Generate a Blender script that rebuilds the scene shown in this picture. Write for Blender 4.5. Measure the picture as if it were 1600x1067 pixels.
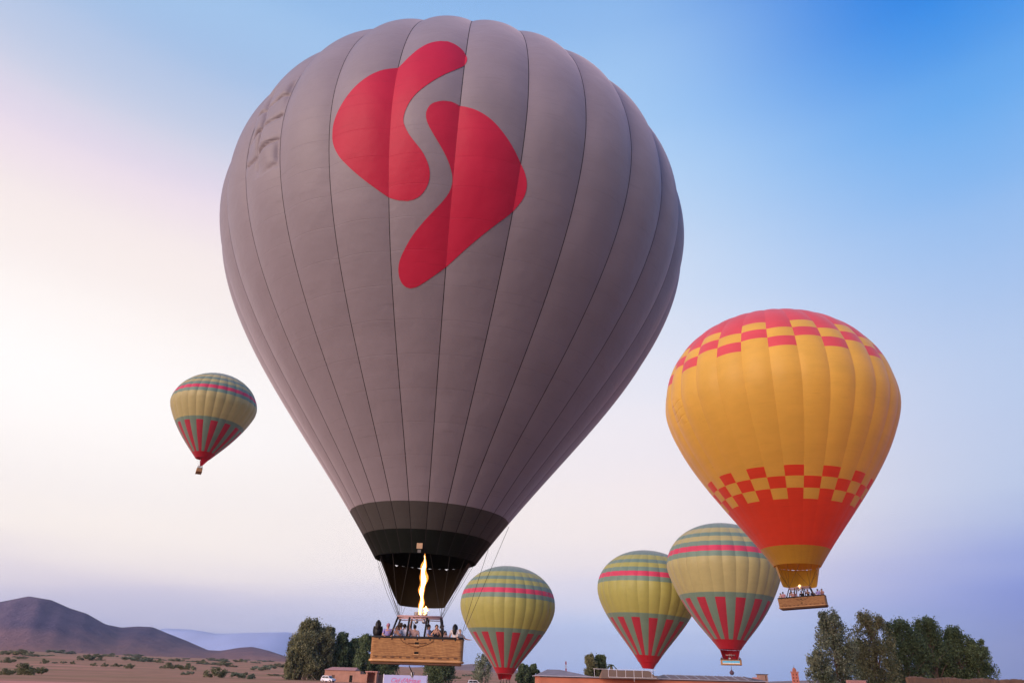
import bpy, bmesh, math, random
import numpy as np
from mathutils import Vector, Matrix, Quaternion
for o in list(bpy.data.objects): bpy.data.objects.remove(o)
scene = bpy.context.scene
COL = scene.collection
PI = math.pi
rad = math.radians
def srgb(r, g, b, a=1.0):
    f = lambda c: (c/255/12.92) if c/255 <= 0.04045 else ((c/255+0.055)/1.055)**2.4
    return (f(r), f(g), f(b), a)

# ------------------------------------------------------------------ camera
FPX = 1067.0                                  # focal length in pixels of the 1600 px wide photograph (24 mm lens)
ROLL = rad(1.5)
PITCH = math.atan(526.5*math.cos(ROLL)/FPX)
EYE = Vector((0, 0, 1.6))
_r = Vector((1, 0, 0)); _u = Vector((0, -math.sin(PITCH), math.cos(PITCH)))
CF = Vector((0, math.cos(PITCH), math.sin(PITCH)))
CR = _r*math.cos(ROLL) + _u*math.sin(ROLL)
CU = -_r*math.sin(ROLL) + _u*math.cos(ROLL)
cam = bpy.data.cameras.new('camera'); camo = bpy.data.objects.new('camera', cam); COL.objects.link(camo)
cam.sensor_width = 36.0; cam.lens = 36.0*FPX/1600.0; cam.clip_start = 0.1; cam.clip_end = 60000
m = Matrix.Identity(4)
for i in range(3):
    m[i][0] = CR[i]; m[i][1] = CU[i]; m[i][2] = -CF[i]; m[i][3] = EYE[i]
camo.matrix_world = m
scene.camera = camo
def at(px, py, Y):
    """world point seen at photo pixel (px,py) in the vertical plane at distance Y ahead"""
    d = CF + CR*((px-800)/FPX) - CU*((py-533.5)/FPX)
    return EYE + d*(Y/d.y)

# ------------------------------------------------------------------ sky, sun, exposure
SUN_AZ = rad(-136)         # low behind the camera, from the left
SUN_EL = rad(11)
world = bpy.data.worlds.new('World'); scene.world = world; world.use_nodes = True
nt = world.node_tree; nt.nodes.clear()
def N(t, **k):
    n = nt.nodes.new(t)
    for a, b in k.items(): setattr(n, a, b)
    return n
def L(a, b): nt.links.new(a, b)
def math_node(op, a=None, b=None):
    n = N('ShaderNodeMath', operation=op)
    for i, v in enumerate((a, b)):
        if v is None: continue
        if isinstance(v, (int, float)): n.inputs[i].default_value = v
        else: L(v, n.inputs[i])
    return n.outputs[0]
tc = N('ShaderNodeTexCoord')
nrm = N('ShaderNodeVectorMath', operation='NORMALIZE'); L(tc.outputs['Generated'], nrm.inputs[0])
sep = N('ShaderNodeSeparateXYZ'); L(nrm.outputs[0], sep.inputs[0])
hx = N('ShaderNodeCombineXYZ'); L(sep.outputs[0], hx.inputs[0]); L(sep.outputs[1], hx.inputs[1])
hn = N('ShaderNodeVectorMath', operation='NORMALIZE'); L(hx.outputs[0], hn.inputs[0])
GLOW = rad(-50)
dt = N('ShaderNodeVectorMath', operation='DOT_PRODUCT'); L(hn.outputs[0], dt.inputs[0])
dt.inputs[1].default_value = (math.sin(GLOW), math.cos(GLOW), 0)
delta = math_node('ARCCOSINE', math_node('MINIMUM', math_node('MAXIMUM', dt.outputs['Value'], -0.9999), 0.9999))
# faint streaky high cloud bends the gradient a little
ns = N('ShaderNodeTexNoise'); ns.inputs['Scale'].default_value = 2.2; ns.inputs['Detail'].default_value = 5
mp = N('ShaderNodeMapping'); mp.inputs['Scale'].default_value = (1, 1, 11.0); mp.inputs['Rotation'].default_value = (0.15, -0.2, 0.3)
L(nrm.outputs[0], mp.inputs['Vector']); L(mp.outputs[0], ns.inputs['Vector'])
wfade = N('ShaderNodeMapRange'); L(sep.outputs[2], wfade.inputs[0]); wfade.inputs[1].default_value = 0.2; wfade.inputs[2].default_value = 0.5; wfade.inputs[3].default_value = 0.06; wfade.inputs[4].default_value = 0.012
wob = math_node('MULTIPLY', math_node('SUBTRACT', ns.outputs['Fac'], 0.5), wfade.outputs[0])
zz = math_node('ADD', sep.outputs[2], wob)
def ramp(stops):
    n = N('ShaderNodeValToRGB'); L(zz, n.inputs[0]); r = n.color_ramp; r.interpolation = 'CARDINAL'
    while len(r.elements) > 1: r.elements.remove(r.elements[-1])
    for i, (p, c) in enumerate(stops):
        e = r.elements[0] if i == 0 else r.elements.new(p)
        e.position = p; e.color = srgb(*c)
    return n.outputs[0]
SKY_L = [(0.0, (170,178,216)), (0.045, (184,186,216)), (0.087, (220,211,222)), (0.13, (248,237,230)), (0.2, (244,236,231)), (0.32, (244,239,236)), (0.42, (241,232,228)), (0.5, (239,227,226)), (0.56, (225,213,226)), (0.61, (198,202,222)), (0.68, (164,188,222)), (0.76, (144,182,225)), (1.0, (66,132,206))]
SKY_C = [(0.0, (150,180,236)), (0.035, (168,194,240)), (0.065, (190,207,242)), (0.12, (216,212,230)), (0.18, (240,228,227)), (0.28, (236,227,231)), (0.36, (227,225,235)), (0.48, (206,217,236)), (0.57, (190,210,235)), (0.67, (164,199,236)), (0.77, (138,180,229)), (1.0, (58,134,214))]
SKY_R = [(0.0, (84,110,178)), (0.05, (86,110,184)), (0.11, (108,130,206)), (0.2, (168,184,220)), (0.3, (178,195,226)), (0.42, (164,190,228)), (0.52, (138,180,230)), (0.6, (106,167,230)), (0.65, (84,154,227)), (0.71, (40,131,221)), (0.80, (18,114,212)), (1.0, (6,92,196))]
cl, cc, cr_ = ramp(SKY_L), ramp(SKY_C), ramp(SKY_R)
def smooth(v, a, b):
    n = N('ShaderNodeMapRange', interpolation_type='SMOOTHSTEP'); L(v, n.inputs[0])
    n.inputs[1].default_value = a; n.inputs[2].default_value = b; return n.outputs[0]
def mix(f, a, b):
    n = N('ShaderNodeMix', data_type='RGBA'); L(f, n.inputs[0]); L(a, n.inputs[6]); L(b, n.inputs[7]); return n.outputs[2]
skyc = mix(smooth(delta, rad(60), rad(93)), mix(smooth(delta, rad(18), rad(74)), cl, cc), cr_)
glowz = math_node('MULTIPLY', smooth(zz, 0.12, 0.28), math_node('SUBTRACT', 1.0, smooth(zz, 0.34, 0.52)))
glow = math_node('MULTIPLY_ADD', math_node('MULTIPLY', glowz, math_node('SUBTRACT', 1.0, smooth(delta, rad(10), rad(50)))), 0.1)
glow.node.inputs[2].default_value = 1.0                       # the overexposed dawn glow is brighter than white
bg = N('ShaderNodeBackground'); L(skyc, bg.inputs[0]); L(glow, bg.inputs[1])
nishita = N('ShaderNodeTexSky', sky_type='NISHITA', sun_disc=False); nishita.sun_elevation = SUN_EL; nishita.sun_rotation = SUN_AZ
nishita.dust_density = 2.0
bg2 = N('ShaderNodeBackground'); L(nishita.outputs[0], bg2.inputs[0]); bg2.inputs[1].default_value = 0.006
add = N('ShaderNodeAddShader'); L(bg.outputs[0], add.inputs[0]); L(bg2.outputs[0], add.inputs[1])
wo = N('ShaderNodeOutputWorld'); L(add.outputs[0], wo.inputs[0])
sun = bpy.data.lights.new('sun', 'SUN'); suno = bpy.data.objects.new('sun', sun); COL.objects.link(suno)
sun.energy = 5.0; sun.angle = rad(50); sun.color = (1.0, 0.74, 0.62)
sd = Vector((math.sin(SUN_AZ)*math.cos(SUN_EL), math.cos(SUN_AZ)*math.cos(SUN_EL), math.sin(SUN_EL)))
suno.rotation_euler = sd.to_track_quat('Z', 'Y').to_euler()
vs = scene.view_settings
vs.view_transform = 'Standard'; vs.look = 'None'; vs.exposure = 0.12; vs.gamma = 1.0; vs.use_curve_mapping = False
scene.cycles.use_denoising = True
scene.cycles.max_bounces = 8; scene.cycles.transparent_max_bounces = 12; scene.cycles.volume_bounces = 0

# ------------------------------------------------------------------ helpers
rng = random.Random(7)
def link(o): COL.objects.link(o); return o
def tag(o, label=None, cat=None, group=None, kind=None):
    if label: o['label'] = label
    if cat: o['category'] = cat
    if group: o['group'] = group
    if kind: o['kind'] = kind
    return o
def empty(name, loc, label, cat, group=None):
    o = bpy.data.objects.new(name, None); link(o); o.location = loc; o.empty_display_size = 0.3
    return tag(o, label, cat, group)
def mesh_obj(name, verts, faces, mats, parent=None, smooth=False, fmat=None, origin=None, edges=()):
    """verts in world coordinates; origin / parent location is subtracted"""
    org = Vector(origin) if origin is not None else None
    me = bpy.data.meshes.new(name)
    base = Vector((0, 0, 0))
    p = parent
    while p is not None: base += p.location; p = p.parent
    o = bpy.data.objects.new(name, me); link(o)
    if parent is not None: o.parent = parent
    if org is not None: o.location = org - base; base = org
    me.from_pydata([tuple(Vector(v)-base) for v in verts], list(edges), faces)
    for mt in (mats if isinstance(mats, (list, tuple)) else [mats]): me.materials.append(mt)
    if fmat is not None: me.polygons.foreach_set('material_index', fmat)
    if smooth: me.polygons.foreach_set('use_smooth', [True]*len(me.polygons))
    me.update()
    return o
class MB:
    """collects shapes; build() links them as one mesh object"""
    def __init__(s): s.v = []; s.f = []; s.m = []
    def add(s, v, f, mi=0):
        b = len(s.v); s.v += [Vector(q) for q in v]; s.f += [tuple(i+b for i in q) for q in f]; s.m += [mi]*len(f)
    def box(s, c, d, rot=None, mi=0, taper=1.0):
        c = Vector(c); x, y, z = d[0]/2, d[1]/2, d[2]/2
        v = [Vector((sx*x*(taper if sz > 0 else 1), sy*y*(taper if sz > 0 else 1), sz*z)) for sz in (-1, 1) for sy in (-1, 1) for sx in (-1, 1)]
        if rot is not None: v = [rot @ q for q in v]
        s.add([c+q for q in v], [(0,2,3,1),(4,5,7,6),(0,1,5,4),(2,6,7,3),(0,4,6,2),(1,3,7,5)], mi)
    def tube(s, pts, r, n=8, mi=0, caps=True):
        pts = [Vector(p) for p in pts]; k = len(pts)
        rs = r if isinstance(r, (list, tuple)) else [r]*k
        v = []; f = []
        up = Vector((0, 0, 1))
        t0 = (pts[1]-pts[0]).normalized()
        a = t0.cross(up if abs(t0.z) < 0.9 else Vector((1, 0, 0))).normalized()
        for i, p in enumerate(pts):
            t = (pts[min(i+1, k-1)]-pts[max(i-1, 0)]).normalized()
            a = (a - t*a.dot(t)).normalized(); b = t.cross(a)
            for j in range(n):
                q = 2*PI*j/n; v.append(p + (a*math.cos(q)+b*math.sin(q))*rs[i])
        for i in range(k-1):
            for j in range(n):
                f.append((i*n+j, i*n+(j+1) % n, (i+1)*n+(j+1) % n, (i+1)*n+j))
        if caps: f.append(tuple(range(n))[::-1]); f.append(tuple((k-1)*n+j for j in range(n)))
        s.add(v, f, mi)
    def lathe(s, c, prof, n=12, mi=0):
        c = Vector(c); v = []; f = []
        for r, z in prof:
            for j in range(n): v.append(c+Vector((r*math.cos(2*PI*j/n), r*math.sin(2*PI*j/n), z)))
        for i in range(len(prof)-1):
            for j in range(n): f.append((i*n+j, i*n+(j+1) % n, (i+1)*n+(j+1) % n, (i+1)*n+j))
        f.append(tuple(range(n))[::-1]); f.append(tuple((len(prof)-1)*n+j for j in range(n)))
        s.add(v, f, mi)
    def ball(s, c, r, n=8, mi=0, sc=(1, 1, 1), rot=None):
        c = Vector(c); v = []; f = []; h = n//2
        for i in range(1, h):
            th = PI*i/h
            for j in range(n):
                q = Vector((sc[0]*r*math.sin(th)*math.cos(2*PI*j/n), sc[1]*r*math.sin(th)*math.sin(2*PI*j/n), sc[2]*r*math.cos(th)))
                v.append(c + (rot @ q if rot else q))
        t = Vector((0, 0, sc[2]*r)); t = rot @ t if rot else t
        v += [c+t, c-t]; T = len(v)-2
        for i in range(h-2):
            for j in range(n): f.append((i*n+j, (i+1)*n+j, (i+1)*n+(j+1) % n, i*n+(j+1) % n))
        for j in range(n):
            f.append((T, j, (j+1) % n)); f.append((T+1, (h-2)*n+(j+1) % n, (h-2)*n+j))
        s.add(v, f, mi)
    def xform(s, M): s.v = [M @ q for q in s.v]; return s
    def build(s, name, mats, parent=None, smooth=False, origin=None, bevel=0):
        o = mesh_obj(name, s.v, s.f, mats, parent, smooth, s.m, origin)
        if bevel:
            b = o.modifiers.new('bevel', 'BEVEL'); b.width = bevel; b.segments = 2; b.limit_method = 'ANGLE'
        return o

# ------------------------------------------------------------------ materials
MATS = {}
def material(name, col, rough=0.8, var=0.12, scale=3.0, metal=0.0, transl=0.0, bump=0.0, bscale=20.0, stretch=None, island=0.0, spec=0.3, col2=None):
    if name in MATS: return MATS[name]
    mt = bpy.data.materials.new(name); mt.use_nodes = True; t = mt.node_tree; t.nodes.clear()
    n = lambda k: t.nodes.new(k); l = t.links.new
    out = n('ShaderNodeOutputMaterial'); p = n('ShaderNodeBsdfPrincipled')
    p.inputs['Roughness'].default_value = rough; p.inputs['Metallic'].default_value = metal; p.inputs['Specular IOR Level'].default_value = spec
    co = n('ShaderNodeTexCoord'); vec = co.outputs['Object']
    if stretch:
        mpn = n('ShaderNodeMapping'); mpn.inputs['Scale'].default_value = stretch; l(vec, mpn.inputs[0]); vec = mpn.outputs[0]
    nz = n('ShaderNodeTexNoise'); nz.inputs['Scale'].default_value = scale; nz.inputs['Detail'].default_value = 6; l(vec, nz.inputs['Vector'])
    rp = n('ShaderNodeValToRGB'); l(nz.outputs['Fac'], rp.inputs[0])
    a = [max(0, c*(1-var)) for c in col[:3]]; b = [min(1, c*(1+var)) for c in (col2 or col)[:3]]
    rp.color_ramp.elements[0].color = (*a, 1); rp.color_ramp.elements[1].color = (*b, 1)
    rp.color_ramp.elements[0].position = 0.3; rp.color_ramp.elements[1].position = 0.7
    c = rp.outputs[0]
    if island:
        g = n('ShaderNodeNewGeometry'); mr = n('ShaderNodeMapRange'); l(g.outputs['Random Per Island'], mr.inputs[0])
        mr.inputs[3].default_value = 1-island; mr.inputs[4].default_value = 1+island
        mm = n('ShaderNodeMix'); mm.data_type = 'RGBA'; mm.blend_type = 'MULTIPLY'; mm.inputs[0].default_value = 1
        l(c, mm.inputs[6]); cx = n('ShaderNodeCombineColor'); [l(mr.outputs[0], cx.inputs[i]) for i in range(3)]
        l(cx.outputs[0], mm.inputs[7]); c = mm.outputs[2]
    l(c, p.inputs['Base Color'])
    if bump:
        nb = n('ShaderNodeTexNoise'); nb.inputs['Scale'].default_value = bscale; nb.inputs['Detail'].default_value = 4; l(vec, nb.inputs['Vector'])
        bp = n('ShaderNodeBump'); bp.inputs['Strength'].default_value = bump; bp.inputs['Distance'].default_value = 0.05; l(nb.outputs['Fac'], bp.inputs['Height'])
        l(bp.outputs[0], p.inputs['Normal'])
    sh = p.outputs[0]
    if transl:
        tr = n('ShaderNodeBsdfTranslucent'); l(c, tr.inputs[0]); mx = n('ShaderNodeMixShader'); mx.inputs[0].default_value = transl
        l(sh, mx.inputs[1]); l(tr.outputs[0], mx.inputs[2]); sh = mx.outputs[0]
    l(sh, out.inputs[0])
    MATS[name] = mt; return mt
def emission(name, col, s, alpha=1.0):
    if name in MATS: return MATS[name]
    mt = bpy.data.materials.new(name); mt.use_nodes = True; t = mt.node_tree; t.nodes.clear()
    out = t.nodes.new('ShaderNodeOutputMaterial'); e = t.nodes.new('ShaderNodeEmission')
    co = t.nodes.new('ShaderNodeTexCoord'); nz = t.nodes.new('ShaderNodeTexNoise'); nz.inputs['Scale'].default_value = 5
    t.links.new(co.outputs['Object'], nz.inputs['Vector'])
    rp = t.nodes.new('ShaderNodeValToRGB'); t.links.new(nz.outputs['Fac'], rp.inputs[0])
    rp.color_ramp.elements[0].position = 0.35; rp.color_ramp.elements[1].position = 0.65
    rp.color_ramp.elements[0].color = (col[0], col[1]*0.72, col[2]*0.45, 1); rp.color_ramp.elements[1].color = (*col, 1)
    t.links.new(rp.outputs[0], e.inputs[0]); e.inputs[1].default_value = s
    if alpha < 1:
        tr = t.nodes.new('ShaderNodeBsdfTransparent'); mx = t.nodes.new('ShaderNodeMixShader'); mx.inputs[0].default_value = alpha
        t.links.new(tr.outputs[0], mx.inputs[1]); t.links.new(e.outputs[0], mx.inputs[2]); t.links.new(mx.outputs[0], out.inputs[0])
    else: t.links.new(e.outputs[0], out.inputs[0])
    MATS[name] = mt; return mt
def fabric(name, col, transl=0.22, var=0.05, sheen=0.4, spec=0.35):
    """balloon cloth: faint sewn cross seams, soft stains, thin enough to pass some light"""
    if name in MATS: return MATS[name]
    mt = bpy.data.materials.new(name); mt.use_nodes = True; t = mt.node_tree; t.nodes.clear()
    n = lambda k: t.nodes.new(k); l = t.links.new
    out = n('ShaderNodeOutputMaterial'); p = n('ShaderNodeBsdfPrincipled')
    p.inputs['Roughness'].default_value = 0.5; p.inputs['Specular IOR Level'].default_value = spec
    p.inputs['Sheen Weight'].default_value = sheen; p.inputs['Sheen Roughness'].default_value = 0.45; p.inputs['Sheen Tint'].default_value = (1.0, 0.88, 0.95, 1)
    co = n('ShaderNodeTexCoord'); mpn = n('ShaderNodeMapping'); mpn.inputs['Scale'].default_value = (1, 1, 2.2); l(co.outputs['Object'], mpn.inputs[0])
    nz = n('ShaderNodeTexNoise'); nz.inputs['Scale'].default_value = 0.22; nz.inputs['Detail'].default_value = 8; nz.inputs['Roughness'].default_value = 0.6; l(mpn.outputs[0], nz.inputs['Vector'])
    rp = n('ShaderNodeValToRGB'); l(nz.outputs['Fac'], rp.inputs[0])
    rp.color_ramp.elements[0].position = 0.3; rp.color_ramp.elements[1].position = 0.7
    rp.color_ramp.elements[0].color = (*[c*(1-var*1.6) for c in col[:3]], 1); rp.color_ramp.elements[1].color = (*[min(1, c*(1+var)) for c in col[:3]], 1)
    # cross seams every 1.25 m of height and fine cloth ripple
    sx = n('ShaderNodeSeparateXYZ'); l(co.outputs['Object'], sx.inputs[0])
    mo = n('ShaderNodeMath'); mo.operation = 'PINGPONG'; l(sx.outputs[2], mo.inputs[0]); mo.inputs[1].default_value = 0.62
    lt = n('ShaderNodeMapRange'); l(mo.outputs[0], lt.inputs[0]); lt.inputs[1].default_value = 0.0; lt.inputs[2].default_value = 0.02; lt.inputs[3].default_value = 1; lt.inputs[4].default_value = 0
    n2 = n('ShaderNodeTexNoise'); n2.inputs['Scale'].default_value = 0.9; n2.inputs['Detail'].default_value = 3; l(co.outputs['Object'], n2.inputs['Vector'])
    ad = n('ShaderNodeMath'); ad.operation = 'MULTIPLY_ADD'; l(lt.outputs[0], ad.inputs[0]); ad.inputs[1].default_value = -0.12; l(n2.outputs['Fac'], ad.inputs[2])
    bp = n('ShaderNodeBump'); bp.inputs['Strength'].default_value = 0.35; bp.inputs['Distance'].default_value = 0.13; l(ad.outputs[0], bp.inputs['Height']); l(bp.outputs[0], p.inputs['Normal'])
    m3 = n('ShaderNodeMapping'); m3.inputs['Scale'].default_value = (0.5, 0.5, 7.0); l(co.outputs['Object'], m3.inputs[0])
    n3 = n('ShaderNodeTexNoise'); n3.inputs['Scale'].default_value = 1.0; n3.inputs['Detail'].default_value = 5; n3.inputs['Roughness'].default_value = 0.65; l(m3.outputs[0], n3.inputs['Vector'])
    s3 = n('ShaderNodeMapRange'); l(n3.outputs['Fac'], s3.inputs[0]); s3.inputs[1].default_value = 0.60; s3.inputs[2].default_value = 0.74; s3.inputs[3].default_value = 0; s3.inputs[4].default_value = 0.22
    sm = n('ShaderNodeMath'); sm.operation = 'MULTIPLY_ADD'; l(lt.outputs[0], sm.inputs[0]); sm.inputs[1].default_value = 0.10; l(s3.outputs[0], sm.inputs[2])
    dk = n('ShaderNodeMix'); dk.data_type = 'RGBA'; l(sm.outputs[0], dk.inputs[0]); l(rp.outputs[0], dk.inputs[6]); dk.inputs[7].default_value = (*[c*0.35 for c in col[:3]], 1)
    cloth_col = dk.outputs[2]
    l(cloth_col, p.inputs['Base Color'])
    tr = n('ShaderNodeBsdfTranslucent'); l(cloth_col, tr.inputs[0]); mx = n('ShaderNodeMixShader'); mx.inputs[0].default_value = transl
    l(p.outputs[0], mx.inputs[1]); l(tr.outputs[0], mx.inputs[2]); l(mx.outputs[0], out.inputs[0])
    MATS[name] = mt; return mt

F_GREY = fabric('grey_cloth', (0.275, 0.236, 0.264), 0.24, 0.05, 0.7)
F_EMB = fabric('red_emblem_cloth', (0.56, 0.022, 0.066), 0.24, 0.05, 0.04, 0.2)
F_DGREY = fabric('dark_grey_cloth', (0.055, 0.052, 0.05), 0.04, 0.05, 0.05)
F_BLACK = fabric('black_cloth', (0.008, 0.011, 0.010), 0.01, 0.05, 0.0, 0.12)
F_YEL = fabric('amber_cloth', (0.85, 0.53, 0.085), 0.38)
F_YRED = fabric('scarlet_cloth', (0.92, 0.085, 0.035), 0.5)
F_CORAL = fabric('coral_cloth', (0.80, 0.10, 0.12), 0.38)
F_OCHRE = fabric('ochre_cloth', (0.56, 0.32, 0.03), 0.38)
F_TEAL = fabric('sage_cloth', (0.21, 0.31, 0.235), 0.38)
F_PINK = fabric('pink_cloth', (0.74, 0.06, 0.13), 0.38)
F_LIME = fabric('lime_cloth', (0.48, 0.45, 0.125), 0.38)
F_STRAW = fabric('straw_cloth', (0.53, 0.46, 0.20), 0.38)
F_CRIM = fabric('crimson_cloth', (0.54, 0.035, 0.065), 0.38)
F_RED = fabric('red_cloth', (0.52, 0.012, 0.03), 0.38)
M_BLACK = material('black_padding', (0.012, 0.012, 0.014), 0.6)
M_ROPE = material('dark_rope', (0.05, 0.045, 0.04), 0.9)
M_TAPE = material('black_tape', (0.012, 0.01, 0.012), 0.7)
M_STEEL = material('burner_steel', (0.45, 0.40, 0.38), 0.35, metal=0.8)
M_FRAME = material('pink_steel_tube', (0.42, 0.26, 0.26), 0.5)
M_TAN = material('tan_tag', (0.42, 0.27, 0.16), 0.8)
M_DARK = material('dark_hole', (0.01, 0.008, 0.006), 0.9)
M_LEATHER = material('brown_leather', (0.12, 0.055, 0.03), 0.6)
def wicker():
    mt = bpy.data.materials.new('wicker'); mt.use_nodes = True; t = mt.node_tree; t.nodes.clear()
    n = lambda k: t.nodes.new(k); l = t.links.new
    out = n('ShaderNodeOutputMaterial'); p = n('ShaderNodeBsdfPrincipled'); p.inputs['Roughness'].default_value = 0.7
    co = n('ShaderNodeTexCoord'); mp_ = n('ShaderNodeMapping'); mp_.inputs['Scale'].default_value = (1.4, 1.4, 14); l(co.outputs['Object'], mp_.inputs[0])
    nz = n('ShaderNodeTexNoise'); nz.inputs['Scale'].default_value = 2.4; nz.inputs['Detail'].default_value = 7; l(mp_.outputs[0], nz.inputs['Vector'])
    rp = n('ShaderNodeValToRGB'); l(nz.outputs['Fac'], rp.inputs[0]); rp.color_ramp.elements[0].position = 0.3; rp.color_ramp.elements[1].position = 0.72
    rp.color_ramp.elements[0].color = (0.24, 0.10, 0.035, 1); rp.color_ramp.elements[1].color = (0.52, 0.27, 0.10, 1)
    w = n('ShaderNodeTexWave'); w.wave_type = 'BANDS'; w.bands_direction = 'Z'; w.inputs['Scale'].default_value = 11; w.inputs['Distortion'].default_value = 1.2; l(co.outputs['Object'], w.inputs['Vector'])
    w2 = n('ShaderNodeTexWave'); w2.wave_type = 'BANDS'; w2.bands_direction = 'X'; w2.inputs['Scale'].default_value = 5; w2.inputs['Distortion'].default_value = 0.5; l(co.outputs['Object'], w2.inputs['Vector'])
    ad = n('ShaderNodeMath'); ad.operation = 'ADD'; l(w.outputs['Fac'], ad.inputs[0]); l(w2.outputs['Fac'], ad.inputs[1])
    bp = n('ShaderNodeBump'); bp.inputs['Strength'].default_value = 0.6; bp.inputs['Distance'].default_value = 0.02; l(ad.outputs[0], bp.inputs['Height']); l(bp.outputs[0], p.inputs['Normal'])
    l(rp.outputs[0], p.inputs['Base Color']); l(p.outputs[0], out.inputs[0]); return mt
M_WICKER = wicker()

# ------------------------------------------------------------------ terrain
GZ = -0.7
def ground_slope(x, y):
    az = math.degrees(math.atan2(x, max(y, 1e-3)))
    return float(np.interp(az, [-60, -38, -17, -4, 6, 20, 60], [0.0205, 0.0202, 0.0168, 0.0118, 0.004, 0.001, 0.001]))
def gz(x, y):
    d = math.hypot(x, y)
    if y <= 0: return GZ
    t = max(0.0, min(d, 3000.0) - 300.0)
    rise = ground_slope(x, y)*t*(t/(t+120.0))
    wob = 0.0 if d < 320 else min(1.0, (d-320)/600)*(1.6*math.sin(x*0.006+1)*math.sin(y*0.0045)+0.8*math.sin(x*0.017+y*0.012))
    return GZ + rise + wob
def make_ground():
    xs = sorted(set([0]+[s*v for s in (-1, 1) for v in (8, 20, 40, 70, 110, 160, 220, 290, 370, 460, 560, 680, 820, 980, 1160, 1380, 1640, 1950, 2300, 2750, 3300, 4000, 5000, 6500, 8500, 11000, 14000)]))
    ys = [-800, -300, -100, -30, 0, 20, 40, 60, 80, 100, 130, 160, 200, 240, 280, 310, 340, 380, 430, 490, 560, 640, 730, 830, 950, 1080, 1230, 1400, 1600, 1830, 2090, 2390, 2700, 3000, 3500, 4200, 5200, 6500, 8500, 11000, 14000, 16000]
    v = [(x, y, gz(x, y)) for y in ys for x in xs]; w = len(xs)
    f = [(j*w+i, j*w+i+1, (j+1)*w+i+1, (j+1)*w+i) for j in range(len(ys)-1) for i in range(w-1)]
    mt = bpy.data.materials.new('dry_plain'); mt.use_nodes = True; t = mt.node_tree; t.nodes.clear()
    n = lambda k: t.nodes.new(k); l = t.links.new
    out = n('ShaderNodeOutputMaterial'); p = n('ShaderNodeBsdfPrincipled'); p.inputs['Roughness'].default_value = 0.95; p.inputs['Specular IOR Level'].default_value = 0.1
    co = n('ShaderNodeTexCoord')
    mp1 = n('ShaderNodeMapping'); mp1.inputs['Scale'].default_value = (0.006, 0.02, 0.01); l(co.outputs['Object'], mp1.inputs[0])
    n1 = n('ShaderNodeTexNoise'); n1.inputs['Scale'].default_value = 1.0; n1.inputs['Detail'].default_value = 8; n1.inputs['Roughness'].default_value = 0.62; l(mp1.outputs[0], n1.inputs['Vector'])
    r1 = n('ShaderNodeValToRGB'); l(n1.outputs['Fac'], r1.inputs[0])
    els = r1.color_ramp.elements; els[0].position = 0.30; els[0].color = (0.21, 0.12, 0.06, 1); els[1].position = 0.72; els[1].color = (0.58, 0.25, 0.16, 1)
    e = els.new(0.42); e.color = (0.36, 0.165, 0.095, 1); e = els.new(0.56); e.color = (0.48, 0.20, 0.13, 1)
    n2 = n('ShaderNodeTexNoise'); n2.inputs['Scale'].default_value = 0.12; n2.inputs['Detail'].default_value = 9; l(co.outputs['Object'], n2.inputs['Vector'])
    r2 = n('ShaderNodeMapRange'); l(n2.outputs['Fac'], r2.inputs[0]); r2.inputs[1].default_value = 0.3; r2.inputs[2].default_value = 0.7; r2.inputs[3].default_value = 0.8; r2.inputs[4].default_value = 1.15
    cx = n('ShaderNodeCombineColor'); [l(r2.outputs[0], cx.inputs[i]) for i in range(3)]
    mm = n('ShaderNodeMix'); mm.data_type = 'RGBA'; mm.blend_type = 'MULTIPLY'; mm.inputs[0].default_value = 1; l(r1.outputs[0], mm.inputs[6]); l(cx.outputs[0], mm.inputs[7])
    mp3 = n('ShaderNodeMapping'); mp3.inputs['Scale'].default_value = (0.012, 0.05, 0.02); l(co.outputs['Object'], mp3.inputs[0])
    n3 = n('ShaderNodeTexNoise'); n3.inputs['Scale'].default_value = 1.0; n3.inputs['Detail'].default_value = 10; n3.inputs['Roughness'].default_value = 0.7; l(mp3.outputs[0], n3.inputs['Vector'])
    r3 = n('ShaderNodeMapRange'); l(n3.outputs['Fac'], r3.inputs[0]); r3.inputs[1].default_value = 0.45; r3.inputs[2].default_value = 0.58; r3.inputs[4].default_value = 0.75
    mg = n('ShaderNodeMix'); mg.data_type = 'RGBA'; l(r3.outputs[0], mg.inputs[0]); l(mm.outputs[2], mg.inputs[6]); mg.inputs[7].default_value = (0.25, 0.16, 0.07, 1)
    l(mg.outputs[2], p.inputs['Base Color']); l(p.outputs[0], out.inputs[0])
    o = mesh_obj('ground', v, f, mt, smooth=True); tag(o, kind='structure')
make_ground()
# dirt track across the foreground of the plain
def make_track():
    v = []; f = []; n = 60
    for i in range(n+1):
        x = -230 + i*7.0
        yc = 118 + 9*math.sin(x*0.012) + (x+230)*0.06
        for s, wd in ((-1, 0), (1, 0)):
            y = yc + s*(11+1.2*math.sin(x*0.09+s)); v.append((x, y, gz(x, y)+0.03))
    f = [(2*i, 2*i+2, 2*i+3, 2*i+1) for i in range(n)]
    tag(mesh_obj('dirt_track', v, f, material('track_dirt', (0.56, 0.20, 0.145), 0.95, 0.18, 0.25, bump=0.2, bscale=2)), kind='structure')
make_track()

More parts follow.
